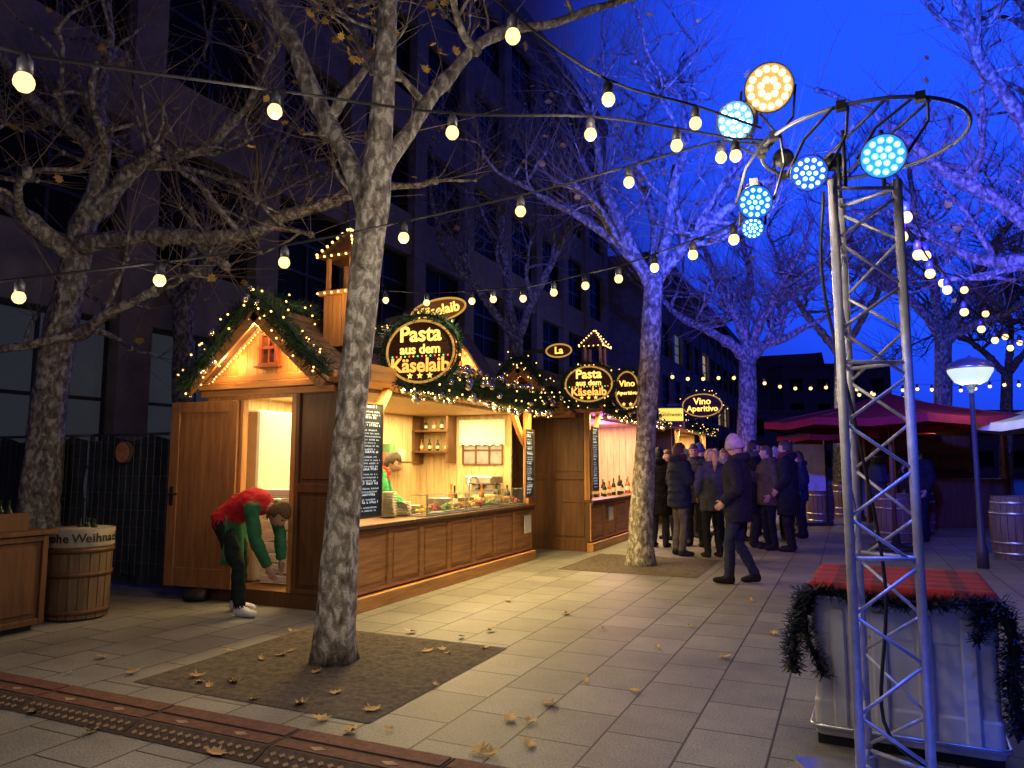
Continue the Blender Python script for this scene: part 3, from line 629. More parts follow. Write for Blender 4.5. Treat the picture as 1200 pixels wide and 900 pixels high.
t=thing('coffee_machine','steel coffee machine at the far end of the near counter','coffee machine',(-5.0,10.1,C1)); c=V((-5.05,10.05,C1)); m=MB(); m.b2(c+V((-.2,-.2,0)),c+V((.2,.2,.08))); m.b2(c+V((-.2,-.05,.081)),c+V((.2,.2,.30))); m.b2(c+V((-.22,-.2,.301)),c+V((.22,.22,.42))); m.build('casing',steel,t,bev=.015); m=MB(); m.lathe([(.03,.22),(.035,.30)],c+V((0,-.12,0)),12); m.tube([c+V((0,-.12,.24)),c+V((0,-.26,.23))],.014,8); m.build('portafilter',black,t,True)
bx=[mat('box_green',(.1,.25,.1),.7),mat('box_cream',(.6,.5,.35),.7),mat('box_red',(.4,.08,.05),.7)]
for z in (1.45,): m=MB(); m.b2((-6.38,7.5,z),(-6.1,9.8,z+.03)); m.build('wall_board',wood_dk,S1)
for i in range(8):
    y=7.6+i*.25; h=U(.12,.26); m=MB(); m.b2((-6.3,y,1.481),(-6.13,y+U(.12,.2),1.481+h)); m.b2((-6.301,y+.01,1.481+h*.3),(-6.125,y+.1,1.481+h*.7)); o=m.build('food_box',bx[i%3],None,bev=.004); tag(o,'%s carton on the back wall board of the near hut, %s from the door'%(['green','cream','red'][i%3],['first','second','third','fourth','fifth','sixth','seventh','eighth'][i]),'carton')
t=thing('refrigerator','tall white refrigerator seen through the open hut door','refrigerator',(-6.15,6.8,.15)); m=MB(); m.b2((-6.38,6.3,.151),(-6.0,7.2,1.05)); m.b2((-6.38,6.3,1.07),(-6.0,7.2,2.05)); m.build('cabinet',mat('cream_enamel',(.5,.48,.42),.4,var=.1),t,bev=.02); m=MB(); m.tube([(-5.99,6.42,.7),(-5.96,6.42,.72),(-5.96,6.42,.98),(-5.99,6.42,1.0)],.01,8); m.build('handle',steel,t)
for i in range(9):
    m=MB(); z=.152+i*.115; dx=U(-.02,.02); m.b2((-5.92+dx,6.3,z),(-5.42+dx,6.62,z+.02)); 
    for a,b in (((-5.92,6.3),(-5.42,6.32)),((-5.92,6.6),(-5.42,6.62)),((-5.92,6.321),(-5.90,6.599)),((-5.44,6.321),(-5.42,6.599))): m.b2((a[0]+dx,a[1],z+.02),(b[0]+dx,b[1],z+.095))
    o=m.build('plastic_crate',white,None,bev=.008); tag(o,'white plastic crate in the stack just inside the open door','crate','stacked crates inside the door')
def menu(lb,x,y0,y1,z0,z1,seed):
    random.seed(seed); t=thing('menu_board',lb,'menu board',(x,(y0+y1)/2,z0)); m=MB(); m.b2((x,y0,z0),(x+.02,y1,z1)); m.build('slate',slate,t); m=MB()
    m.b2((x-.003,y0-.015,z0-.015),(x+.026,y0,z1+.015)); m.b2((x-.003,y1,z0-.015),(x+.026,y1+.015,z1+.015)); m.b2((x-.003,y0,z1),(x+.026,y1,z1+.015)); m.b2((x-.003,y0,z0-.015),(x+.026,y1,z0)); m.build('frame',wood_dk,t)
    m=MB(); z=z1-.04
    while z>z0+.04:
        big=U(0,1)<.22; h=.030 if big else .016; y=y0+.025+U(0,.03); end=y1-.03-U(0,.10)
        while y<end:
            w=U(.008,.016)*(1.6 if big else 1); m.b2((x+.0205,y,z+U(0,.2)*h),(x+.0215,y+w*.45,z+h*U(.7,1.1))); 
            if U(0,1)<.6: m.b2((x+.0205,y+w*.46,z+h*.1),(x+.0214,y+w,z+h*.3))
            y+=w+.005
            if U(0,1)<.15: y+=.02
        z-=h+.016
    m.build('glowing_chalk_writing',chalk,t)
menu('tall dark chalk menu board on the front post beside the nearest tree',-4.40,5.99,6.36,.92,2.05,1)
menu('narrow chalk menu board on the far post of the near hut',-4.40,10.12,10.42,.95,1.95,2)
menu('chalk menu board on the front post of the second hut',-3.88,11.72,12.02,1.0,2.05,3)
random.seed(21)
m=MB(); m.b2((-4.388,10.06,.42),(-4.378,10.3,.68)); o=m.build('notice_sheet',white); tag(o,'white notice sheet fixed low on the near counter front','notice')
m=MB(); m.b2((-3.868,12.6,.45),(-3.858,12.85,.68)); o=m.build('notice_sheet',white); tag(o,'white notice sheet on the counter front of the second hut','notice')
garland_thing('thick fir garland with lights over the gable end of the near hut',[(-6.56,5.72,2.24),(-6.15,5.72,2.64),(-5.75,5.72,3.05),(-5.58,5.72,3.16),(-5.35,5.72,3.03),(-4.95,5.72,2.64),(-4.62,5.72,2.36)],.13,34,ln=26,bn=3)
garland_thing('thick fir garland with silver baubles along the front eave of the near hut',[(-4.11,6.45,2.36),(-4.08,7,2.32),(-4.11,8,2.38),(-4.08,9.2,2.33),(-4.11,10.5,2.38)],.19,38,ln=18,bn=24)
garland_thing('fir garland with lights on the roof ridge of the near hut',[(-5.58,6,3.20),(-5.55,7.4,3.18),(-5.6,9,3.20),(-5.58,10.4,3.18)],.12,18,ln=14)
garland_thing('fir garland with lights along the front eave of the second hut',[(-3.60,11.6,2.41),(-3.56,13,2.36),(-3.60,14.6,2.41),(-3.60,16.2,2.39)],.18,28,ln=22,bn=14)
garland_thing('fir garland with lights over the gable end of the second hut',[(-6.2,11.45,2.3),(-5.6,11.45,2.85),(-5.12,11.45,3.25),(-4.65,11.45,2.85),(-4.1,11.45,2.35)],.14,22,ln=24)
garland_thing('fir garland with lights along the front eave of the third hut',[(-3.56,18.1,2.41),(-3.56,20,2.37),(-3.56,22.6,2.41)],.13,14,ln=14)
signbd=mat('dark_sign_board',(.06,.026,.012),.6,var=.3,scale=4,stretch=(2,8,8),spec=.15)
signbd2=mat('warm_sign_board',(.15,.062,.022),.6,var=.3,scale=4,stretch=(2,8,8),spec=.15)
def star(mb,M,r):
    pts=[M@V((math.sin(i*math.pi/5)*(r if i%2==0 else r*.42),math.cos(i*math.pi/5)*(r if i%2==0 else r*.42),0)) for i in range(10)]
    mb.prism(pts,(M.to_3x3()@V((0,0,.006))))
def round_sign(lb,c,rx,rz_,lines,stars=0,yaw=0,rim=True,strip=True,roll=0,board=None):
    c=V(c); x=Matrix.Rotation(yaw,3,'Z')@V((1,0,0)); x=(x+Z*roll).normalized(); y=(Z-x*x.dot(Z)).normalized(); nrm=x.cross(y); t=thing('round_sign',lb,'sign',c)
    m=MB(); m.prism([c+x*rx*math.cos(q)+y*rz_*math.sin(q)-nrm*.02 for q in [2*math.pi*j/40 for j in range(40)]],nrm*.03); m.build('board',board or signbd,t)
    m=MB()
    for body,size,dz,mi in lines:
        q=text_mb(body,size,frame(c+y*dz+nrm*.016,x,y),.004,size*.022); q.m=[mi]*len(q.f); m.join(q)
    for i in range(stars):
        k=MB(); star(k,frame(c+x*(i-(stars-1)/2)*.11-y*rz_*.76+nrm*.012,x,y),.034); m.join(k)
    m.build('lettering',[gold,goldred],t)
    if strip:
        m=MB()
        for i in range(14): m.sph(c+x*(-rx*.8+i*rx*1.6/13)+nrm*.02-y*rz_*.15,.009,6,4,i%3)
        m.build('light_strip',[mat('green_led',(0,1,.2),emit=2,ecol=(.1,1,.3),var=0,bump=0),mat('red_led',(1,0,0),emit=2,ecol=(1,.15,.05),var=0,bump=0),gold],t,True)
    m=MB(); m.tube([c+x*rx*.97*math.cos(q)+y*rz_*.97*math.sin(q)+nrm*.015 for q in [2*math.pi*j/40 for j in range(41)]],.013,8); m.build('rim',mat('glowing_rim',(.15,.08,.02),.6,var=.2,emit=.6,ecol=(1,.5,.1)),t,True)  # warm glow put into the rim's colour as emission
    m=MB(); m.bar(c+y*rz_*.1-x*rx-nrm*.01,c+y*rz_*.1-x*(rx+.35)-nrm*.01,.04,.06); m.build('bracket',black,t)
    if rim:
        g_,l,b=garland([c+x*(rx+.05)*math.cos(q)+y*(rz_+.05)*math.sin(q) for q in [2*math.pi*j/14 for j in range(15)]],.06,24,needle=(.05,.10),ln=7)
        g_.build('fir_rim',fir,t); l.build('fairy_lights',fairy,t,True)
LN=[('Pasta',.225,.175,0),('aus dem',.135,.02,0),('Käselaib',.20,-.145,1)]
round_sign('nearest round pasta sign with glowing letters and fir rim beside the tree',PX(493,412,7.35),.385,.325,LN,3,yaw=rad(6))
round_sign('second round pasta sign with glowing letters, over the second hut corner',PX(690,450,11.3),.38,.28,[('Pasta',.20,.15,0),('aus dem',.12,.015,0),('Käselaib',.17,-.125,1)],3,yaw=rad(6))
round_sign('tall glowing wine bar sign right of the second round pasta sign',PX(735,457,11.6),.19,.30,[('Vino',.135,.10,0),('Aperitivo',.085,-.05,0)],2,yaw=rad(6))
round_sign('farthest oval wine sign with glowing orange letters above the crowd',PX(823,475,17.0),.46,.27,[('Vino',.21,.09,0),('Aperitivo',.185,-.08,0)],0,yaw=rad(6),strip=False)
round_sign('upper oval sign with golden letters behind the nearest round sign',PX(514,364,8.7),.37,.14,[('Käselaib',.17,0,0)],0,yaw=rad(6),rim=False,strip=False,roll=.14,board=signbd2)
round_sign('small oval sign with golden letters on the roof between the two pasta signs',PX(655,411,11.9),.22,.11,[('La',.16,0,0)],0,yaw=rad(6),rim=False,strip=False,board=signbd2)
t=thing('box_sign','small bright yellow lit box sign behind the second tree',"sign",PX(786,486,15.2)); c=PX(786,486,15.2); R20=Matrix.Rotation(rad(20),3,'Z'); m=MB(); m.box(c,(.5,.08,.26),R20); m.build('case',mat('yellow_lit_case',(.8,.6,.05),emit=1.1,ecol=(1,.75,.08),var=.2),t); m=MB(); m.box(c,(.54,.06,.30),R20); m.build('frame',black,t)
text_mb('Glühwein',.115,frame(c+R20@V((0,-.043,0)),R20@V((1,0,0)),Z),.002,.002).build('lettering',mat('brown_letter',(.08,.03,.01),.6,var=0,bump=0),t)
WARM=(1,.72,.30)
light('AREA',(-5.55,8.2,2.20),200,WARM,1.1,sy=3.8); light('AREA',(-4.27,8.25,2.238),215,(1,.69,.22),.07,sy=4.3)
light('AREA',(-5.1,14,2.25),130,(1,.62,.35),1.2,sy=3.8); light('AREA',(-3.76,14,2.288),150,(1,.69,.24),.07,sy=4.2); light('POINT',(-4.6,14.5,2.0),50,(.8,.2,1),.1)
light('AREA',(-5.0,20.4,2.25),110,(1,.66,.3),1.2,sy=3.8); light('AREA',(-3.71,20.4,2.288),110,(1,.69,.26),.07,sy=4)
for x,z in ((-5.6,2.88),(-6.0,2.53),(-5.15,2.53)): light('POINT',(x,5.79,z),11,(1,.57,.17),.03)
light('POINT',(-5.6,5.2,2.05),12,(1,.74,.40),.05)
for x,z in ((-5.25,3.0),): light('POINT',(x,9.6,z),12,(1,.6,.18),.03)
for c in (PX(388,345,7.75),PX(410,290,7.7)): light('POINT',c,5,(1,.6,.2),.03)
light('POINT',PX(735,405,14.0),8,(1,.6,.2),.03)

# ---------------------------------------------------------------- trees
def wobble(P,amp,f=1.5,seed=0):
    return [p+amp*V((noise.noise(p*f+V((seed,0,0))),noise.noise(p*f+V((0,seed,7))),.5*noise.noise(p*f+V((3,0,seed))))) for p in P]
def shoots(tw,p,d,n,l0,l1,r):
    for i in range(n):
        dd=(d*.6+V((U(-1,1),U(-1,1),U(-.25,1.1)))).normalized(); L_=U(l0,l1); q=p; pts=[p]
        for k in range(3): q=q+dd*L_/3; dd=(dd+V((U(-.18,.18),U(-.18,.18),U(-.08,.22)))).normalized(); pts.append(q)
        tw.tube(pts,[r,r*.75,r*.5,r*.25],3,0,False)
        for s_ in range(2):
            if U(0,1)<.35:
                k=pts[1+s_]; e=k+(dd+V((U(-1,1),U(-1,1),U(-.5,.8)))).normalized()*L_*.4; tw.tube([k,e],[r*.5,r*.25],3,0,False)
def branch(lm,tw,ends,p,d,L_,r,lv,tr,sl):
    pts=[p]; q=p; dd=V(d).normalized(); n=max(3,int(L_/.2))
    for k in range(n):
        q=q+dd*L_/n; dd=(dd+V((U(-.36,.36),U(-.36,.36),U(-.26,.34)))).normalized(); pts.append(q)
    rs=[r*(1-.45*i/n)*(1+.28*U(-1,1)*(i>0)) for i in range(n+1)]; rs[-1]=r*.68
    lm.tube(pts,rs,6 if lv<2 else 5,0)
    lm.sph(pts[-1],r*1.05,6,4)
    for k in range(1,n+1):
        if lv<1 and U(0,1)<.6:
            b=(dd*.3+V((U(-1,1),U(-1,1),U(-.35,.9)))).normalized(); branch(lm,tw,ends,pts[k],b,L_*U(.3,.55),rs[k]*.68,lv+1,tr,sl)
        if U(0,1)<.33: shoots(tw,pts[k],dd,random.randint(1,2),sl*.4,sl,tr)
    shoots(tw,pts[-1],dd,random.randint(4,7),sl*.45,sl,tr); ends.append(pts[-1])
def plane_tree(lb,trunk,limbs,tr=.006,sl=1.0,leaves=60,nsec=4,lsize=.09,n=18,secL=(.5,1.2)):
    t=thing('plane_tree',lb,'tree',(trunk[0][0].x,trunk[0][0].y,0))
    m=MB(); P=catmull([a for a,_ in trunk],.10); rr=[]
    for p in P:
        z=p.z; r=trunk[-1][1]
        for i in range(len(trunk)-1):
            z0,z1=trunk[i][0].z,trunk[i+1][0].z
            if z0<=z<=z1: f=(z-z0)/max(1e-5,z1-z0); r=trunk[i][1]*(1-f)+trunk[i+1][1]*f; break
        rr.append(r)
    rings=[]
    for i,p in enumerate(P):
        ring=[]
        for j in range(n):
            q=2*math.pi*j/n; w=V((math.cos(q),math.sin(q),0)); kk=1+.14*noise.noise(w*1.3+p*1.2)+.09*noise.noise(w*3+p*3.5)
            ring.append(p+w*rr[i]*kk)
        rings.append(ring)
    m.loft(rings,0); m.sph(P[-1],rr[-1]*1.02,12,8)
    lm=MB(); tw=MB(); ends=[]
    for pts,r0,r1 in limbs:
        Q=wobble(catmull(pts,.14),.08); k=len(Q); rs=[(r0*(1-i/(k-1))+r1*i/(k-1))*(1+.18*noise.noise(Q[i]*4)+(.30 if U(0,1)<.12 else 0)) for i in range(k)]
        Q[0]=V(pts[0]); lm.tube(Q,rs,10,0); lm.sph(Q[-1],r1*1.3,7,5)
        for s in range(nsec):
            i=int(k*U(.25,.98)); i=min(i,k-2); d=(Q[i+1]-Q[i]).normalized()
            b=(d*.5+V((U(-1,1),U(-1,1),U(-.3,1)))).normalized(); branch(lm,tw,ends,Q[i],b,U(*secL),rs[i]*.56,0,tr,sl)
        for i in range(2,k,2):
            if U(0,1)<.4: shoots(tw,Q[i],V((0,0,1)),random.randint(1,2),sl*.4,sl,tr)
        branch(lm,tw,ends,Q[-1],(Q[-1]-Q[-2]).normalized(),U(*secL),r1*.85,0,tr,sl)
    m.build('trunk',bark,t,True); lm.build('limbs',bark,t,True); tw.build('crown',twigm,t)
    if leaves:
        lf=MB()
        for i in range(leaves):
            c=random.choice(ends)+V((U(-.5,.5),U(-.5,.5),U(-.4,.4))); leaf(lf,c,U(lsize*.6,lsize),Matrix.Rotation(U(0,6.28),3,'Z')@Matrix.Rotation(U(-1.6,1.6),3,'X'))
        lf.build('leaves',leafy,t)
    return t
LP=[(0,-.5),(.08,-.3),(.42,-.38),(.34,-.15),(.6,.05),(.3,.12),(.28,.36),(.1,.3),(0,.62),(-.1,.3),(-.28,.36),(-.3,.12),(-.6,.05),(-.34,-.15),(-.42,-.38),(-.08,-.3)]
def leaf(mb,c,s,rot):
    c=V(c); vs=[c+rot@V((x*s,y*s,s*.35*(x*x+y*y)+U(-.03,.03)*s)) for x,y in LP]+[c]; n=len(LP); mb.add(vs,[(i,(i+1)%n,n) for i in range(n)])
b=G(392,775); d=5.48
tk=[(b-Z*.02,.178),(PX(392,755,d),.150),(PX(396,690,d),.134),(PX(402,600,d),.122),(PX(410,500,d),.116),(PX(421,400,d),.112),(PX(430,300,d),.112),(PX(438,240,d),.115),(PX(445,160,d-.05),.094),(PX(452,60,d-.1),.08),(PX(456,-60,d-.2),.065)]
plane_tree('nearest plane tree with mottled pale trunk in front of the near hut',tk,[
 ([PX(436,255,d),PX(418,200,d+.1),PX(385,140,d+.2),PX(350,70,d+.3),PX(312,-10,d+.4),PX(290,-80,d+.6)],.09,.055),
 ([PX(443,225,d),PX(465,170,d+.1),PX(505,105,d+.3),PX(560,62,d+.5),PX(620,30,d+.8),PX(720,5,d+1.1)],.07,.03),
 ([PX(448,90,d),PX(420,40,d+.4),PX(400,10,d+.8),PX(370,-40,d+1.2)],.048,.028),
 ([PX(560,62,d+.5),PX(540,20,d+.2),PX(520,-40,d)],.036,.024)],tr=.004,sl=1.0,leaves=220,nsec=4,n=32,secL=(.5,1.1),lsize=.10)
d=9.2
plane_tree('plane tree at the left with one long knobbly branch reaching over the hut gable',[(V((*PX(40,660,d).xy,-.02)),.34),(PX(46,600,d),.235),(PX(55,500,d),.205),(PX(68,400,d),.19),(PX(88,310,d),.175),(PX(98,262,d),.165)],[
 ([PX(92,290,d),PX(140,280,d-.2),PX(200,277,d-.3),PX(280,277,d-.4),PX(340,252,d-.5),PX(392,236,d-.5)],.12,.065),
 ([PX(98,265,d),PX(120,190,d),PX(112,120,d+.2),PX(130,60,d+.4)],.14,.07),
 ([PX(100,262,d),PX(140,215,d),PX(185,180,d),PX(235,175,d+.1),PX(275,140,d)],.12,.06),
 ([PX(90,300,d),PX(50,270,d-.3),PX(0,232,d-.5),PX(-60,200,d-.7)],.13,.07),
 ([PX(72,395,d),PX(105,385,d-.2),PX(135,362,d-.3),PX(178,342,d-.3)],.09,.05),
 ([PX(118,190,d),PX(70,140,d),PX(30,110,d),PX(-10,50,d)],.11,.055)],tr=.0055,sl=1.2,leaves=90,nsec=5,secL=(.7,1.6),lsize=.13)
d=10.7; b=G(750,662)
plane_tree('second plane tree of the row, between the second hut and the slabs',[(b-Z*.02,.24),(PX(751,640,d),.18),(PX(754,560,d),.155),(PX(760,450,d),.145),(PX(764,370,d),.14),(PX(767,325,d),.135)],[
 ([PX(766,340,d),PX(740,295,d),PX(690,262,d+.3),PX(640,232,d+.5)],.10,.05),([PX(766,335,d),PX(728,262,d),PX(702,190,d+.2),PX(690,130,d+.4)],.10,.05),
 ([PX(768,325,d),PX(788,240,d),PX(802,170,d-.2),PX(800,110,d)],.10,.05),([PX(769,330,d),PX(815,275,d-.2),PX(868,232,d-.4),PX(915,205,d-.6)],.10,.05),
 ([PX(767,325,d),PX(763,250,d+.6),PX(748,195,d+1),PX(752,140,d+1.3)],.09,.045)],tr=.0055,sl=1.3,leaves=60,nsec=5,secL=(.8,1.7),lsize=.14)
def far_tree(lb,px,d,base_r,fork,limbs,**k):
    b=V((*PX(px,600,d).xy,-.02)); fk=PX(px+fork[0],fork[1],d)
    plane_tree(lb,[(b,base_r*1.35),(b.lerp(fk,.12),base_r*1.05),(b.lerp(fk,.6),base_r*.9),(fk,base_r*.82)],[([fk]+[PX(px+x,y,d+dd) for x,y,dd in L_],base_r*.55,base_r*.26) for L_ in limbs],**k)
far_tree('third plane tree of the row behind the crowd, lit warm low on its trunk',874,17.2,.24,(2,425),[[(-24,400,0),(-70,375,.4),(-100,350,.8)],[(-8,380,0),(-30,335,.3),(-45,300,.6)],[(15,385,0),(35,345,-.4),(55,312,-.8)],[(20,405,0),(50,395,-.3),(80,378,-.6)],[(0,370,.5),(5,320,1),(-5,280,1.2)]],tr=.009,sl=1.4,leaves=30,nsec=4,secL=(1,2),lsize=.16)
far_tree('big bare tree at the right edge washed in blue light',1262,9.5,.23,(-8,330),[[(-50,270,0),(-110,225,.3),(-170,190,.5),(-215,150,.7)],[(-30,240,-.3),(-60,150,-.6),(-110,70,-.8),(-140,0,-1)],[(-60,310,.5),(-110,305,1),(-150,290,1.4)],[(-15,230,.6),(-40,120,1),(-60,20,1.3)],[(20,240,0),(50,150,0),(60,60,0)]],tr=.0055,sl=1.3,leaves=70,nsec=4,secL=(.8,1.8),lsize=.14)
far_tree('bare tree behind the red parasol',1105,19,.24,(0,400),[[(-40,350,0),(-90,310,.5),(-120,260,.8)],[(-10,340,.5),(-30,260,1),(-40,200,1)],[(30,350,0),(60,290,0),(90,240,.4)],[(40,380,-.5),(85,360,-1),(120,330,-1.2)]],tr=.009,sl=1.6,leaves=30,nsec=4,secL=(1,2.2),lsize=.18)
far_tree('far bare tree between the light tower and the third tree',985,27,.26,(0,420),[[(-30,380,0),(-60,340,.5),(-75,300,.8)],[(5,370,.5),(0,310,1),(-10,260,1)],[(25,375,0),(50,330,0),(70,290,.4)]],tr=.013,sl=2,leaves=0,nsec=4,secL=(1.3,2.6))
far_tree('bare tree behind the roof of the second hut',600,17,.20,(5,400),[[(-40,340,0),(-80,290,.5),(-95,230,.8)],[(-5,330,.5),(-15,250,1),(-5,180,1)],[(30,340,0),(60,280,0),(80,230,.4)]],tr=.009,sl=1.7,leaves=20,nsec=5,secL=(1,2.4),lsize=.16)
far_tree('dark bare tree between the hut roof and the office facade',215,13,.20,(0,360),[[(-40,310,0),(-70,230,.5),(-75,150,.8)],[(10,280,.5),(0,190,1),(20,110,1)],[(40,300,0),(90,230,0),(120,160,.4)]],tr=.007,sl=1.6,leaves=20,nsec=4,secL=(1,2.2),lsize=.14)
far_tree('distant dark tree far behind the parasols at the right',1180,36,.30,(0,440),[[(-30,410,0),(-70,380,.5),(-90,340,.8)],[(5,390,.5),(0,340,1),(10,300,1)],[(30,400,0),(60,360,0),(80,330,.4)]],tr=.02,sl=2.4,leaves=0,nsec=6,secL=(2,3.6))
random.seed(5)
spots=[(280,803),(335,770),(365,790),(240,806),(460,857),(520,763),(505,805),(575,740),(615,875),(250,886),(330,858),(380,845),(150,790),(120,772),(80,790),(640,826),(770,760),(700,738),(660,720),(565,762),(300,822),(560,883),(350,828),(430,835),(228,795),(60,815),(180,840),(690,800),(745,812),(850,772),(905,745),(810,735),(590,705),(480,742),(415,860),(270,765),(345,742),(40,836),(110,860),(540,748),(600,845),(310,775),(395,815),(880,705),(940,715),(500,765),(528,768),(265,800),(232,802),(345,765),(620,848),(575,886)]
lm_=MB(); leaf(lm_,(0,0,.012),.1,Matrix.Identity(3)); proto=None
for i,(px,py) in enumerate(spots):
    if proto is None:
        proto=lm_.build('fallen_leaf',leafm); o=proto; tag(o,'dry brown plane leaf lying on the ground','leaf','leaves fallen on the paving')
    else: o=proto.copy(); COL.objects.link(o)
    o.location=G(px+U(-6,6),py)+Z*.016; o.rotation_euler=(U(-.25,.25),U(-.25,.25),U(0,6.28)); s=U(.6,1.2); o.scale=(s,s*U(.6,1),s*U(.8,2))
random.seed(31)

# ---------------------------------------------------------------- festoon strings
def festoon(lb,bulbs,cable_ends,rb=.029,lit=5,every=1):
    pts=[cable_ends[0]]+[V(b)+Z*(rb*3.1) for b in bulbs]+[cable_ends[1]]
    t=thing('string_lights',lb,'string lights',pts[0]); P=catmull(pts,.12); m=MB(); m.tube(P,.006,6); m.build('cable',cablem,t)
    for i,b in enumerate(bulbs):
        b=V(b); m=MB(); m.lathe([(.0,-rb),(rb*.55,-rb*.84),(rb*.92,-rb*.38),(rb,.05*rb),(rb*.9,rb*.5),(rb*.6,rb*.95),(rb*.42,rb*1.25)],b,14); o=m.build('bulb',bulbm,t,True)
        m=MB(); m.lathe([(rb*.45,rb*.85),(rb*.75,rb*.9),(rb*.75,rb*2.3),(rb*.45,rb*2.7),(rb*.3,rb*3.1)],b,10); m.build('socket',mat('bulb_socket',(.02,.02,.035),.5,var=.1),o,True)
        if lit and i%every==0: light('POINT',b-Z*(rb+.03),lit,(1,.83,.57),.03)
festoon('festoon of round bulbs crossing the whole upper left to the light tower',[PX(-130,60,1.75),PX(28,97,2.05),PX(322,131,2.75),PX(530,156,3.05),PX(692,158,3.25),PX(793,171,3.4),PX(862,183,3.45)],(PX(-330,20,1.5),PX(900,165,3.5)),lit=17,every=2)
festoon('festoon of bulbs dropping from the top centre to the light tower',[PX(470,-75,2.2),PX(601,43,2.6),PX(713,117,3.0),PX(815,145,3.3)],(PX(380,-150,1.9),PX(892,150,3.5)),lit=17,every=2)
festoon('festoon of bulbs sloping from the lower left up to the light tower',[PX(-60,362,3.2),PX(22,349,3.3),PX(187,329,3.45),PX(333,308,3.6),PX(473,279,3.75),PX(610,248,3.8),PX(737,214,3.75),PX(845,185,3.6)],(PX(-220,365,3.1),PX(898,170,3.55)),lit=17,every=2)
festoon('festoon of small bulbs from the hut roof to the light tower',[PX(x,y,d) for x,y,d in ((452,352,7.6),(500,355,7.3),(553,353,7.0),(578,351,6.85),(613,350,6.6),(649,343,6.3),(686,335,6.0),(725,327,5.6),(767,314,5.2),(812,299,4.8),(860,281,4.4))],(PX(425,345,7.8),PX(905,215,3.7)),rb=.033,lit=17,every=2)
festoon('festoon of bulbs running from the light tower to the right lamp post',[PX(x,y,d) for x,y,d in ((1057,278,4.3),(1076,299,4.7),(1090,321,5.1),(1110,340,5.6),(1130,366,6.2),(1150,386,6.8),(1166,399,7.4),(1184,408,8),(1205,414,8.6),(1230,420,9.2))],(PX(1045,225,3.6),PX(1260,420,9.8)),rb=.034,lit=6,every=3)
festoon('second festoon of bulbs at the right edge, behind the first',[PX(x,y,d) for x,y,d in ((1062,255,5),(1085,300,6),(1105,332,7),(1130,340,8),(1155,368,9),(1178,395,10),(1195,402,11))],(PX(1040,215,3.7),PX(1220,410,12)),rb=.040,lit=0)
festoon('far row of warm bulbs behind the crowd and parasol',[PX(770+18*i,438+1.6*i+3*math.sin(i*.9),24+.2*i) for i in range(17)],(PX(755,430,24),PX(1080,470,27)),rb=.06,lit=25,every=6)
festoon('distant row of warm bulbs above the right parasols',[PX(990+17*i,462-.8*i+2*math.sin(i),22) for i in range(13)],(PX(975,462,22),PX(1215,448,22)),rb=.05,lit=25,every=6)

# ---------------------------------------------------------------- light tower
tc=FW*3.45+RT*1.69
def tw_pt(l,dd,z): return tc+RT*l+FW*dd+Z*z
T=thing('lighting_truss','aluminium triangular truss tower carrying the stage lights','truss',tc)
CH=[(-.155,-.07),(.155,-.07),(0,.19)]
for l,dd in CH: m=MB(); m.tube([tw_pt(l,dd,.03),tw_pt(l,dd,2.80)],.0215,14); m.build('chord',alu,T,True)
for (a,b) in ((0,1),(1,2),(2,0)):
    nseg=12; 
    for i in range(nseg):
        z0=.12+i*(2.6/nseg); z1=z0+2.6/nseg; p,q=(CH[a],CH[b]) if i%2 else (CH[b],CH[a])
        m=MB(); m.tube([tw_pt(*p,z0),tw_pt(*q,z1)],.008,8); m.build('brace',alu,T,True)
for z in (.10,1.02,1.92,2.76):
    for (a,b) in ((0,1),(1,2),(2,0)): m=MB(); m.tube([tw_pt(*CH[a],z),tw_pt(*CH[b],z)],.010,8); m.build('cross_tube',alu,T,True)
m=MB(); m.box(tc+Z*.012,(.62,.62,.02),Matrix.Rotation(A,3,'Z')); m.build('base_plate',steel,T)
for l,dd in CH:
    m=MB(); m.lathe([(.045,0),(.045,.05),(.03,.06)],tw_pt(l,dd,.022),14); m.build('coupler',steel,T,True)
m=MB(); pth=catmull([tw_pt(-.19,-.05,2.75),tw_pt(-.2,-.02,2.3),tw_pt(-.05,.03,1.6),tw_pt(.03,.0,.9),tw_pt(-.02,-.02,.3),tw_pt(.25,.1,.03)],.08); m.tube(pth,.009,6); m.build('power_cable',black,T,True)
rc=PX(1008,168,3.52); RZ=rc.z
RG=thing('truss_ring','slim silver ring lying flat on top of the light tower','truss',rc)
m=MB(); m.tube([rc+RT*.47*math.cos(q)+FW*.47*math.sin(q) for q in [2*math.pi*j/64 for j in range(65)]],.0095,10); m.build('ring_tube',alud,RG,True)
for s in (-.10,.10):
    m=MB(); m.tube([rc+RT*s-FW*math.sqrt(.47**2-s*s),rc+RT*s+FW*math.sqrt(.47**2-s*s)],.007,8); m.build('cross_bar',black,RG,True)
for l,dd in CH: m=MB(); m.tube([tw_pt(l*.6,dd,2.77),V((*tw_pt(l*.6,dd,0).xy,RZ))],.010,10); m.build('ring_support',black,RG,True)
ringp=lambda deg: rc+RT*.47*math.cos(rad(deg))+FW*.47*math.sin(rad(deg))
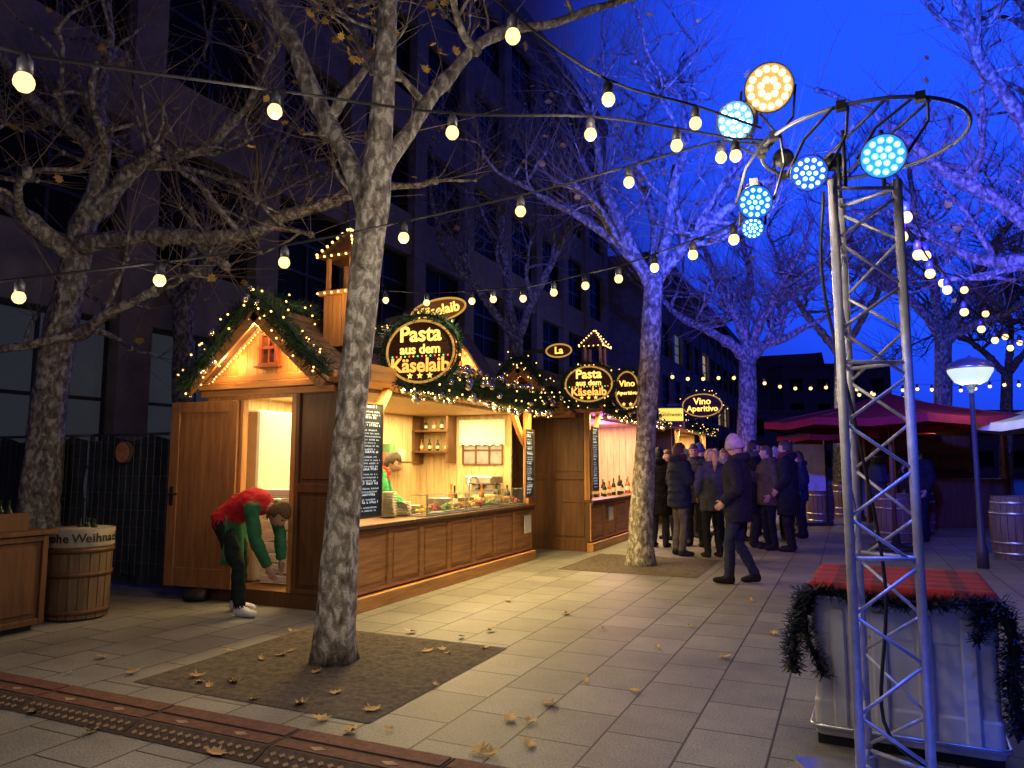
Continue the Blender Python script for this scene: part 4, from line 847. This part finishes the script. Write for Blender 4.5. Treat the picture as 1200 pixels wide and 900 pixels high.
def stage_light(lb,pos,aim,r,col,strength,lens,hang=None,power=0,pcol=None,spot=70,paim=None):
    pos=V(pos); d=(V(aim)-pos).normalized(); x=d.cross(Z).normalized(); y=x.cross(d); M=Matrix((x,y,d)).transposed().to_4x4(); M.translation=pos
    t=thing('stage_light',lb,'stage light',pos); hs=MB(); hs.lathe([(r*.45,-.13),(r*.7,-.12),(r*.8,-.08),(r*1.0,-.05),(r*1.03,-.0),(r*1.03,.015),(r*.99,.015),(r*.98,-.004),(0,-.005)],n=28); hs.xf(M); hs.build('housing',black,t,True)
    l=MB(); h=MB()
    for rr,n in lens:
        for k in range(n):
            q=2*math.pi*k/n+rr*9; l.sph((rr*r*math.cos(q),rr*r*math.sin(q),.004),(r*.15,r*.15,.012),9,5); h.sph((rr*r*math.cos(q),rr*r*math.sin(q),.010),(r*.10,r*.10,.012),9,5)
    l.xf(M); lo=l.build('led_lens',mat('led_'+lb[:14],col,emit=strength,ecol=col,var=0,bump=0),t,True)
    hc=tuple(.5+.5*c for c in col); h.xf(M); h.build('led_core',mat('core_'+lb[:14],hc,emit=strength,ecol=hc,var=0,bump=0),lo,True)
    l=MB(); l.lathe([(r*.97,-.003),(r*.97,.001),(0,.001)],n=28); l.xf(M); l.build('lens_plate',mat('plate_'+lb[:14],tuple(c*.3 for c in col),emit=strength*.10,ecol=col,var=.3,bump=0),t)
    yk=MB(); top=V(hang) if hang else pos+Z*.3; yk.tube([M@V((-r*1.1,0,-.05)),M@V((-r*1.12,0,-.05))+ (top-pos)*.55-d*.0,top-x*.03],.007,6); yk.tube([M@V((r*1.1,0,-.05)),M@V((r*1.12,0,-.05))+(top-pos)*.55,top+x*.03],.007,6); yk.box(top,(.04,.04,.04)); yk.build('yoke',black,t)
    if power: light('SPOT',pos+d*.06,power,pcol or col,.06,paim if paim is not None else pos+d,spot,.7)
L3=((0,1),(.36,6),(.74,12)); cam=V((0,0,H))
CY=(.02,.18,1.0); BL=(.03,.12,1.0)
stage_light('amber stage light glowing warm white on top of the ring',PX(901,103,3.5),cam+RT*.3,.118,(1,.58,.20),5,((.34,7),(.76,14)),ringp(175),60,(1,.6,.25))
stage_light('pale blue stage light turned sideways left of the amber one',PX(862,142,3.6),cam-RT*1.6+FW*.8,.10,(.12,.40,1.0),8,L3,ringp(165))
stage_light('cyan stage light hanging low left under the ring',PX(885,237,3.45),cam+RT*.1-Z*.3,.08,CY,9,L3,ringp(190),520,(.02,.10,1),80)
stage_light('small cyan stage light lowest under the ring',PX(882,267,3.55),cam-Z*.8,.055,CY,9,L3,PX(884,215,3.52))
stage_light('blue stage light hanging from the ring front left of the tower',PX(948,203,3.25),cam+RT*.4,.08,BL,10,L3,ringp(235),420,(.02,.10,1),80)
stage_light('bright cyan stage light at the ring front above the tower',PX(1035,183,3.15),cam+RT*.5,.095,(.03,.26,1),14,L3,ringp(275),750,(.02,.10,1),85,V((1.4,2.6,0)))
stage_light('added stage light at the back of the ring throwing blue into the right trees',ringp(80)+Z*.10,PX(1150,150,9),.05,BL,4,L3,ringp(80),8500,(.008,.055,1),92)  # added fixture, none visible here, to wash the right trees in blue
stage_light('added stage light rear left of the ring throwing blue towards the row of trees',ringp(120)+Z*.10,PX(800,190,11),.05,BL,4,L3,ringp(120),2300,(.01,.045,1),52)  # also an added rear fixture, for blue on the tree row
stage_light('added stage light at the rear right of the ring throwing violet on the parasol side',ringp(45)+Z*.08,PX(1100,500,13),.05,BL,4,L3,ringp(45),1300,(.28,.06,1),75)  # added fixture, violet chosen to brighten the red parasol cloth

# ---------------------------------------------------------------- tank with cloth and garland
ta=rad(-2.5); RX=V((math.cos(ta),math.sin(ta),0)); FY=V((-math.sin(ta),math.cos(ta),0)); tb=V((.225,4.68,0)); HX=.42; HY=.42; TZ=.82
def tp(x,y,z): return tb+RX*x+FY*y+Z*z
TK=thing('liquid_tank','milky white plastic tank with ribbed front behind the light tower','tank',tb,ta)
rotT=Matrix.Rotation(ta,3,'Z')
def rrect(hx,hy,r,z,n=5):
    out=[]
    for sx,sy,a0 in ((1,1,0),(-1,1,90),(-1,-1,180),(1,-1,270)):
        for k in range(n+1):
            q=rad(a0+90*k/n); out.append(tp(sx*(hx-r)+r*math.cos(q),sy*(hy-r)+r*math.sin(q),z))
    return out
m=MB(); m.loft([rrect(HX-a,HY-a,.035,z) for a,z in ((.01,.05),(0,.06),(0,.22),(.008,.23),(.008,.56),(0,.57),(0,TZ-.02),(.01,TZ-.01))]); m.build('tank_body',mat('milky_polyethylene',(.52,.53,.53),.4,var=.2,scale=3,bump=.08,spec=.5),TK,False,.004)
for x in (-.29,-.10,.10,.29):
    m=MB(); m.prism([tp(x-.035,-HY+.005,.09),tp(x+.035,-HY+.005,.09),tp(x+.035,-HY+.005,.70),tp(x-.035,-HY+.005,.70)],FY*-.022); m.build('side_rib',MC['milky_polyethylene'],TK,bev=.01)
for z in (TZ-.06,.10): m=MB(); m.tube(rrect(HX+.016,HY+.016,.05,z)+[rrect(HX+.016,HY+.016,.05,z)[0]],.012,8); m.build('frame_tube',steel,TK,True)
for y in (-.33,0,.33): m=MB(); m.box(tp(0,y,.025),(.82,.12,.05),rotT); m.build('skid',black,TK)
t=thing('table_cloth','red tartan cloth laid over the white tank','cloth',tp(0,0,TZ),ta); m=MB(); nx,ny=28,22; CX,CYY=HX+.03,HY+.03
for j in range(ny+1):
    for i in range(nx+1):
        x=-CX+2*CX*i/nx; y=-CYY+2*CYY*j/ny; ed=max(abs(x)-HX,abs(y)-HY,0); z=TZ+.004+.005*noise.noise(V((x*6,y*6,0)))+.003*noise.noise(V((x*20,y*9,3)))-ed*1.6+ (.010*math.sin(x*34) if ed>0 else 0); m.v.append(tp(x,y,z))
for j in range(ny):
    for i in range(nx): a=j*(nx+1)+i; m.f.append((a,a+1,a+nx+2,a+nx+1)); m.m.append(0)
tm=bpy.data.materials.new('woven_tartan'); tm.use_nodes=True; nt=tm.node_tree; N=nt.nodes; L=nt.links; bb_=N['Principled BSDF']; bb_.inputs['Roughness'].default_value=.9
tcn=N.new('ShaderNodeTexCoord'); wv=[]
for ax in ('X','Y'):
    w_=N.new('ShaderNodeTexWave'); w_.bands_direction=ax; w_.inputs['Scale'].default_value=1.7; L.new(tcn.outputs['Object'],w_.inputs['Vector']); r_=N.new('ShaderNodeMapRange'); r_.inputs['From Min'].default_value=.72; r_.inputs['From Max'].default_value=.78; L.new(w_.outputs['Fac'],r_.inputs['Value']); wv.append(r_)
ad=N.new('ShaderNodeMath'); ad.operation='ADD'; L.new(wv[0].outputs[0],ad.inputs[0]); L.new(wv[1].outputs[0],ad.inputs[1]); cr=N.new('ShaderNodeValToRGB'); e=cr.color_ramp.elements; e[0].color=(.30,.011,.020,1); e[1].position=1; e[1].color=(.05,.006,.014,1); x=e.new(.5); x.color=(.15,.009,.018,1); hf=N.new('ShaderNodeMath'); hf.operation='MULTIPLY'; hf.inputs[1].default_value=.5; L.new(ad.outputs[0],hf.inputs[0]); L.new(hf.outputs[0],cr.inputs['Fac']); L.new(cr.outputs['Color'],bb_.inputs['Base Color'])
o=m.build('cloth',tm,t,True); o.modifiers.new('s','SOLIDIFY').thickness=.006
t=thing('tinsel_garland','dark bushy garland draped round the rim of the white tank','garland',tp(-HX,-HY,.3)); 
for nm,pp,r_,dn in (('front_strand',[tp(-HX+.06,-HY-.05,.36),tp(-HX-.02,-HY-.05,.58),tp(-HX+.02,-HY-.05,TZ-.03),tp(-.2,-HY-.05,TZ-.06),tp(0,-HY-.05,TZ-.07),tp(.22,-HY-.05,TZ-.05),tp(HX-.02,-HY-.05,TZ-.02)],.04,55),
  ('right_strand',[tp(HX,-HY-.05,TZ-.02),tp(HX+.05,-HY-.03,.62),tp(HX+.04,-HY+.02,.40),tp(HX+.06,-HY+.05,.16)],.075,80),('inner_strand',[tp(HX-.06,-HY-.05,TZ-.06),tp(HX-.10,-HY-.05,.60)],.05,70),
  ('left_strand',[tp(-HX-.02,-HY-.03,TZ-.04),tp(-HX-.06,-HY+.02,.64),tp(-HX-.11,-HY+.08,.46),tp(-HX-.10,-HY+.12,.32)],.06,75)):
    f_,l_,b_=garland(pp,r_,dn,needle=(.025,.06),ln=0); f_.build(nm,fir_blue,t)

# ---------------------------------------------------------------- cable ramps
proto=None; tan=mat('tan_marking',(.30,.20,.12),.7,var=.4,scale=30)
for i in range(9):
    x0=-8.2+i*.92
    if proto is None:
        t=thing('cable_ramp','brown rubber cable ramp section in the row across the foreground','cable ramp',(x0,3.09,0),0,'cable ramp sections'); proto=t
        m=MB(); m.prism([(x0,2.86,.004),(x0,2.97,.05),(x0,3.22,.05),(x0,3.33,.004)],(.91,0,0)); m.build('body',rubber_dk,t)
        m=MB(); m.b2((x0+.01,3.10,.0505),(x0+.90,3.215,.058)); m.build('lid',rubber,t,bev=.003)
        m=MB(); m.b2((x0+.01,2.985,.0505),(x0+.90,3.075,.055)); m.build('lower_lid',rubber,t,bev=.003)
        m=MB()
        for k in range(15):
            for r_ in range(2):
                c=V((x0+.06+k*.058,2.89+r_*.042,.017+r_*.0175)); m.prism([c+V((-.02,0,0)),c+V((0,-.014,-.006)),c+V((.02,0,0)),c+V((0,.014,.006))],(0,-.002,.004))
        for k in range(2):
            c=V((x0+.25+k*.42,3.03,.0555)); m.prism([c+V((-.05,0,0)),c+V((0,-.025,0)),c+V((.05,0,0)),c+V((0,.025,0))],(0,0,.002))
        m.build('tread',tan,t)
    else:
        t=copy_tree(proto); t.location.x=x0
# ---------------------------------------------------------------- left corner things
def barrel(lb,c,h,r):
    c=V(c); t=thing('wooden_barrel',lb,'barrel',c); m=MB(); n=22
    for j in range(n):
        q0=2*math.pi*j/n+.012; q1=2*math.pi*(j+1)/n-.012; rings=[]
        for z,k in ((0,.86),(.15,.94),(.35,1),(.5,1.02),(.65,1),(.85,.94),(1,.86)):
            rr=r*k; rings.append([c+V((math.cos(q)*s,math.sin(q)*s,z*h)) for q,s in ((q0,rr),(q1,rr),(q1,rr-.02),(q0,rr-.02))])
        m.loft(rings)
    m.lathe([(r*.84,h*.04),(r*.84,h*.95)],c,22); m.build('staves',wood_old,t)
    for z,k in ((.10,.915),(.27,.985),(.73,.985),(.90,.915)):
        m=MB(); m.lathe([(r*k+.006,h*z-.02),(r*k+.010,h*z-.02),(r*k+.010,h*z+.02),(r*k+.006,h*z+.02)],c,28); m.build('hoop',steel,t,True)
    return t
bc=V((-6.72,4.78,0))
def slat_barrel():
    t=thing('planter_barrel','slatted wooden barrel with a pale lettered band at the left edge','barrel',bc); m=MB(); n=20; r=.27; h=.84
    for j in range(n):
        q0=2*math.pi*j/n+.02; q1=2*math.pi*(j+1)/n-.02
        m.loft([[bc+V((math.cos(q)*s*k,math.sin(q)*s*k,z)) for q,s in ((q0,r),(q1,r),(q1,r-.02),(q0,r-.02))] for z,k in ((.02,.97),(h,1.04))])
    m.lathe([(r*.93,.02),(r*1.0,h-.03)],bc,20); m.build('slats',wood_old,t)
    for z in (.08,.42,.64): m=MB(); k=.97+.07*z/h; m.lathe([(r*k+.002,z-.02),(r*k+.012,z-.02),(r*k+.012,z+.02),(r*k+.002,z+.02)],bc,30); m.build('hoop',wood_dk,t,True)
    m=MB(); m.lathe([(r*1.045,h-.17),(r*1.06,h-.16),(r*1.07,h-.01),(r*1.05,h)],bc,36); m.build('pale_band',mat('pale_band_paint',(.30,.27,.22),.8,var=.25,scale=9),t,True)
    txt='Frohe Weihnachten'; wd={'i':.42,'r':.6,'t':.6,' ':.5,'W':1.45,'F':.9}; pos=[];a=0
    for chh in txt: w=wd.get(chh,.95); pos.append(a+w/2); a+=w
    mid=pos[6]+.25; m=MB(); ang0=math.atan2(-bc.y,-bc.x)
    for chh,pp in zip(txt,pos):
        if chh==' ': continue
        q=ang0+(pp-mid)*.225; nrm=V((math.cos(q),math.sin(q),0)); x=V((-math.sin(q),math.cos(q),0))
        m.join(text_mb(chh,.115,frame(bc+nrm*(r*1.075)+Z*(h-.085),x,Z),.002,.002))
    m.build('lettering',black,t)
    for i in range(6):
        q=U(0,6.28); s=U(.05,.17); m=MB(); bottle_mesh(m,bc+V((math.cos(q)*s,math.sin(q)*s,h-.12)),.2,.03); m.build('empty_bottle',gb,t,True)
slat_barrel()
t=thing('wooden_counter','low panelled wooden counter box cut off by the left edge','counter',(-6.9,3.75,0)); m=MB(); panelled(m,'y',-6.50,3.15,4.30,.06,.82,2,1,.1); m.b2((-7.3,3.15,.06),(-6.54,4.30,.82)); m.build('carcass',wood_dk,t,bev=.004); m=MB(); m.b2((-7.36,3.1,.825),(-6.44,4.36,.865)); m.build('worktop',wood_dk,t,bev=.006); m=MB(); m.b2((-7.25,3.2,0),(-6.56,4.25,.059)); m.build('plinth',black,t)
m=MB(); z=.866
t=thing('mug_crate','small dark crate of bottles on the left wooden counter','crate',(-6.85,4.05,z)); m.b2((-7.05,3.85,z),(-6.6,4.2,z+.02)); 
for a,b in (((-7.05,3.85),(-6.6,3.87)),((-7.05,4.18),(-6.6,4.2)),((-7.05,3.871),(-7.03,4.179)),((-6.62,3.871),(-6.6,4.179))): m.b2((*a,z+.02),(*b,z+.15))
m.build('crate_body',wood_dk,t)
for i in range(3):
    for j in range(2): m=MB(); bottle_mesh(m,V((-6.95+i*.12,3.95+j*.13,z+.021)),.24,.035); m.build('bottle',gb,t,True)
tarp=mat('dark_green_tarp',(.035,.043,.048),.4,var=.4,scale=3,bump=.2)
for i,x0 in enumerate((-10.6,-8.6)):
    t=thing('site_fence','steel mesh fence panel with dark tarpaulin, '+('left one behind the barrel' if i==0 else 'right one beside the open hut door'),'fence',(x0+1,6.2,0)); x1=x0+1.96
    m=MB()
    for a,b in (((x0,6.2,.02),(x0,6.2,1.8)),((x1,6.2,.02),(x1,6.2,1.8)),((x0,6.2,1.8),(x1,6.2,1.8)),((x0,6.2,.15),(x1,6.2,.15)),((x0,6.2,1.0),(x1,6.2,1.0))): m.tube([a,b],.018,8)
    m.build('frame',mat('dull_galvanised',(.14,.14,.15),.5,.5,var=.2),t,True); m=MB()
    for k in range(17): m.tube([(x0+.115*k+.06,6.10,.15),(x0+.115*k+.06,6.10,1.8)],.003,4)
    for k in range(8): m.tube([(x0,6.106,.3+.2*k),(x1,6.106,.3+.2*k)],.003,4)
    m.build('wire_mesh',MC['dull_galvanised'],t); m=MB(); nx,nz=60,30
    for j in range(nz+1):
        for k in range(nx+1):
            x=x0+.02+1.92*k/nx; z=.05+1.70*j/nz; m.v.append(V((x,6.16+.06*noise.noise(V((x*4,z*1.2,3)))+.03*noise.noise(V((x*11,z*3,1))),z+(.03*math.sin(x*9) if j==nz else 0))))
    for j in range(nz):
        for k in range(nx): a=j*(nx+1)+k; m.f.append((a,a+1,a+nx+2,a+nx+1)); m.m.append(0)
    m.build('tarpaulin',tarp,t,True)
c=PX(138,530,8.7); c.y=6.04; t=thing('log_slice','round orange brown log slice hung on the fence','log slice',c); m=MB(); m.prism([c+V((.135*math.cos(q)*(1+.06*math.sin(3*q)),0,.14*math.sin(q)*(1+.05*math.cos(2*q)))) for q in [2*math.pi*j/24 for j in range(24)]],(0,.05,0)); m.build('bark_edge',wood_old,t,bev=.01)
m=MB(); m.prism([c+V((.115*math.cos(q),-.004,.12*math.sin(q))) for q in [2*math.pi*j/24 for j in range(24)]],(0,.003,0)); m.build('cut_face',mat('cut_wood',(.62,.27,.10),.6,var=.3,scale=9),t)
c=G(232,704); t=thing('dark_bundle','crumpled dark bag lying beside the open door','bag',c); m=MB(); m.sph(c+Z*.06,(.16,.12,.07),18,12)
for i in range(len(m.v)): m.v[i]+=V((1,1,.6))*.04*noise.noise(m.v[i]*9)
m.build('bag_body',black,t,True); m=MB(); m.tube(catmull([c+V((-.08,0,.1)),c+V((0,-.02,.18)),c+V((.08,0,.1))],.03),.008,6); m.build('strap',black,t)

# ---------------------------------------------------------------- right background
def parasol(lb,c,w,ze,za,mt,polecol):
    t=thing('parasol',lb,'parasol',c); c=V(c); n=8; m=MB(); e=[c+V((w*math.cos(2*math.pi*j/n+.2),w*math.sin(2*math.pi*j/n+.2),ze)) for j in range(n)]; top=c+Z*za
    vs=[];fs=[]
    for j in range(n):
        a,b=e[j],e[(j+1)%n]
        for k in range(7):
            q=k/6
            for i in range(5):
                u=i/4; p=a.lerp(b,u); pt=top.lerp(p,q); pt.z-=.06*math.sin(q*math.pi)*1 +.05*math.sin(u*math.pi)*q; vs.append(pt)
        o=len(vs)-35
        for k in range(6):
            for i in range(4): fs.append((o+k*5+i,o+k*5+i+1,o+k*5+i+6,o+k*5+i+5))
    m.add(vs,fs)
    for j in range(n):
        a,b=e[j],e[(j+1)%n]; mid=a.lerp(b,.5)-Z*.05; m.add([a,mid,b,b-Z*.12,mid-Z*.12,a-Z*.12],[(0,1,4,5),(1,2,3,4)])
    m.build('canopy',mt,t,True)
    for j in range(n): m=MB(); m.tube([top-Z*.1,e[j]-Z*.02],.012,6); m.build('rib',polecol,t)
    m=MB(); m.tube([c,top+Z*.06],.035,10); m.lathe([(.05,za),(.03,za+.06),(0,za+.08)],c,10); m.build('pole',polecol,t,True)
    m=MB(); m.lathe([(.4,0),(.4,.06),(.08,.1),(.06,.3)],c,20); m.build('base',black,t,True)
parasol('large dark red parasol behind the light tower',V((*PX(1048,600,12.6).xy,0)),2.05,2.18,2.66,mat('red_parasol_cloth',(.20,.012,.022),.9,var=.2,scale=3,spec=.1),wood_dk)
parasol('cream parasol cut off by the right edge',V((*PX(1275,600,10.8).xy,0)),1.45,2.08,2.5,mat('cream_parasol_cloth',(.5,.45,.32),.8,var=.15,scale=3),wood_dk)
parasol('second dark red parasol farther back',V((*PX(1010,600,19).xy,0)),2.0,2.15,2.6,MC['red_parasol_cloth'],wood_dk)
for px,fy,h,r,lb in ((962,614,.95,.32,'barrel table left of the light tower'),(1050,640,.92,.33,'barrel table under the red parasol behind the tank'),(1192,655,.95,.33,'barrel table at the right edge'),(1078,626,.92,.3,'barrel table beside the man under the red parasol'),(990,606,.95,.32,'farthest barrel table left of the light tower')): barrel(lb,G(px,fy),h,r)
def lamp_post(lb,px,d,zt,rg):
    b=V((*PX(px,600,d).xy,0)); t=thing('street_lamp',lb,'street lamp',b); m=MB(); m.lathe([(.075,0),(.075,.25),(.05,.32),(.036,.9),(.032,zt-.25),(.05,zt-.22),(.05,zt-.18),(.12,zt-.15)],b,16); m.build('post',mat('grey_lamp_paint',(.04,.043,.047),.5,var=.2),t,True)
    m=MB(); m.lathe([(.12,zt-.16),(rg*.7,zt-.12),(rg*.98,zt+.02),(rg,zt+.06)],b,26); m.build('globe',mat('lamp_globe',(.3,.35,.3),.3,emit=.8,ecol=(.80,1,.58),var=.15,bump=0),t,True)
    m=MB(); m.lathe([(rg*1.04,zt+.06),(rg*1.05,zt+.085),(rg*.9,zt+.15),(rg*.5,zt+.21),(.03,zt+.24),(.0,zt+.27)],b,26); m.build('hood',steel,t,True)
    light('POINT',b+Z*(zt-.3),25,(.85,1,.75),.1)
lamp_post('slim lamp post with wide lit globe at the right',1148,10.4,2.73,.29)
kc=V((*PX(1112,600,17).xy,0)); t=thing('drinks_bar','small wooden drinks bar with back shelf in the right background','bar',kc); rk=Matrix.Rotation(A,3,'Z')
m=MB(); m.box(kc+Z*.55,(2.6,.5,1.1),rk); m.build('counter',wood_dk,t,bev=.01)
for s in (-1.25,1.25):
    for q in (-.2,1.2): m=MB(); m.box(kc+rk@V((s,q,1.2)),(.1,.1,2.4),rk); m.build('post',wood_dk,t)
m=MB(); m.box(kc+rk@V((0,.5,2.42)),(2.9,1.8,.08),rk); m.box(kc+rk@V((0,-.42,2.36)),(2.92,.03,.24),rk); m.build('roof',wood_dk,t); m=MB(); m.box(kc+rk@V((0,1.2,1.2)),(2.4,.04,2.3),rk); m.build('back_wall',wood_dk,t)
for z in (1.3,1.7): m=MB(); m.box(kc+rk@V((0,1.1,z)),(2.2,.2,.03),rk); m.build('shelf',wood_dk,t)
light('POINT',kc+rk@V((0,.4,2.2)),5,(1,.7,.4),.08)
t=thing('poster_stand','pale poster stand left of the light tower',"stand",V((*PX(950,600,17.5).xy,0))); c=V((*PX(950,600,17.5).xy,0)); m=MB(); m.box(c+Z*1.35,(.75,.05,1.1),rk); m.build('poster',mat('pale_poster',(.5,.5,.55),.6,var=.25,scale=5),t)
for s in (-.4,.4): m=MB(); m.box(c+rk@V((s,0,1.0)),(.05,.05,2.0),rk); m.build('leg',black,t)
m=MB(); m.box(c+rk@V((0,0,.04)),(.9,.4,.06),rk); m.build('foot',black,t)

# ---------------------------------------------------------------- buildings
stone=mat('beige_facade_stone',(.27,.225,.18),.8,var=.25,scale=2.5,bump=.15)
darkpane=mat('dark_window_glass',(.012,.012,.013),.55,var=.3,scale=2,bump=0,spec=.08)
litpane=mat('dim_lit_window',(.2,.25,.3),.3,var=.5,scale=1.2,bump=0,emit=.10,ecol=(.6,.75,1))
warmpane=mat('warm_lit_window',(.4,.3,.2),.3,var=.5,scale=1.2,bump=0,emit=.30,ecol=(1,.75,.4))
faint=mat('faint_lit_window',(.03,.035,.04),.3,var=.6,scale=1.0,bump=0,emit=.022,ecol=(.7,.8,1))
dkmet=mat('dark_window_metal',(.06,.06,.06),.4,.3,var=.2)
def facade(lb,x,y0,y1,h,bay,gf,fl,depth,lit=.06,gl=None):
    t=thing('office_building',lb,'building',(x-depth/2,(y0+y1)/2,0)); 
    m=MB(); m.b2((x-depth,y0,0),(x-.35,y1,h)); m.build('wall',stone,t); nb=int((y1-y0)/bay); bay=(y1-y0)/nb; nf=int((h-gf-.6)/fl)
    for i in range(nb+1): m=MB(); m.b2((x-.36,y0+i*bay-.32,0),(x,y0+i*bay+.32,h-.56)); m.build('pilaster',stone,t)
    lv=[gf+k*fl for k in range(nf+1)]
    for z in lv: m=MB(); m.b2((x-.355,y0-.3,z-.75),(x-.06,y1+.3,z+.45)); m.build('spandrel',stone,t)
    m=MB(); m.b2((x-.5,y0-.35,h-.55),(x+.12,y1+.35,h)); m.build('cornice',stone,t)
    rng=random.Random(3)
    def win(yc,z0,z1,k,cache,force=None):
        w=bay-.66
        if cache[0] is None:
            q=MB(); xx=x-.30
            for s in (-w/2,w/2-.06,-.03): q.b2((xx,yc+s,z0),(xx+.06,yc+s+.06,z1))
            for z in (z0,z1-.06,z0+(z1-z0)*.62,z0+(z1-z0)*.31): q.b2((xx+.002,yc-w/2,z),(xx+.058,yc+w/2,z+.06))
            o=q.build('window',dkmet,t); q=MB(); q.b2((xx+.02,yc-w/2,z0),(xx+.03,yc+w/2,z1)); p_=q.build('pane',darkpane,o); cache[0]=(o,p_,yc,z0)
        else:
            o0,p0,a,b=cache[0]; o=o0.copy(); COL.objects.link(o); o.location=(0,yc-a,z0-b); p_=p0.copy(); COL.objects.link(p_); p_.parent=o
        if force or rng.random()<lit:
            p_.data=p_.data.copy(); p_.data.materials[0]=force or (litpane if rng.random()<.6 else warmpane)
    c1=[None]; c2=[None]
    for i in range(nb):
        yc=y0+(i+.5)*bay; win(yc,.25,gf-.76,i,c1,faint if gl and i in gl else None)
        for k in range(nf): win(yc,lv[k]+.46,lv[k]+fl-.76,i,c2)
facade('large dark beige office facade behind the huts at the left',-11.0,2.5,36,19.5,3.0,4.6,3.5,14,lit=0,gl=(1,2,3))
facade('long office facade farther along the street behind the crowd',-9.6,42,96,14,3.2,4.2,3.2,12,lit=.16)
facade('distant block closing the street behind the third tree',-2.5,104,140,16,3.4,4.2,3.2,20,lit=.25)
def block(lb,c,w,h,dp,rz):
    c=V(c); t=thing('office_building',lb,'building',c,rz); R3=Matrix.Rotation(rz,3,'Z'); m=MB(); m.box(c+Z*h/2,(w,dp,h),R3); m.box(c+Z*(h+.15),(w+.4,dp+.4,.3),R3); m.build('wall',stone,t); n=int(w/3.2)
    for k in range(int(h/3.2)):
        for i in range(n):
            q=MB(); q.box(c+R3@V((-w/2+(i+.5)*w/n,-dp/2-.03,1.9+k*3.2)),(1.7,.08,1.7),R3); o=q.build('window',dkmet,t); q=MB(); q.box(c+R3@V((-w/2+(i+.5)*w/n,-dp/2-.075,1.9+k*3.2)),(1.5,.02,1.5),R3); q.build('pane',darkpane,o)
block('low dark block far behind the parasols at the right',FW*80+RT*50,60,6.6,10,A)
block('dark block seen down the street right of the third tree',FW*100+RT*42,14,14,12,A)

# ---------------------------------------------------------------- world, camera
w=bpy.data.worlds.new('World'); scene.world=w; w.use_nodes=True; nt=w.node_tree; N=nt.nodes; L=nt.links; bg=N['Background']
tcn=N.new('ShaderNodeTexCoord'); dt=N.new('ShaderNodeVectorMath'); dt.operation='DOT_PRODUCT'
gd=(PX(1170,90,10)-V((0,0,H))).normalized(); dt.inputs[1].default_value=gd; nrm=N.new('ShaderNodeVectorMath'); nrm.operation='NORMALIZE'; L.new(tcn.outputs['Generated'],nrm.inputs[0]); L.new(nrm.outputs['Vector'],dt.inputs[0])
mr=N.new('ShaderNodeMapRange'); mr.interpolation_type='SMOOTHSTEP'; mr.inputs['From Min'].default_value=.85; mr.inputs['From Max'].default_value=1.0; L.new(dt.outputs['Value'],mr.inputs['Value'])
mx=N.new('ShaderNodeMix'); mx.data_type='RGBA'; mx.inputs['A'].default_value=(.008,.006,.060,1); mx.inputs['B'].default_value=(.016,.10,1.4,1); L.new(mr.outputs['Result'],mx.inputs['Factor']); L.new(mx.outputs['Result'],bg.inputs['Color']); bg.inputs['Strength'].default_value=1  # brighter blue lobe puts the stage lights' haze into the sky colour
cd=bpy.data.cameras.new('camera'); co=bpy.data.objects.new('camera',cd); COL.objects.link(co); co.location=(0,0,H); co.rotation_euler=(math.pi/2+TH,0,A); cd.sensor_width=36; cd.lens=F/1200*36; cd.clip_end=600; cd.clip_start=.05; scene.camera=co
scene.view_settings.view_transform='Standard'; scene.view_settings.look='None'; scene.view_settings.exposure=0
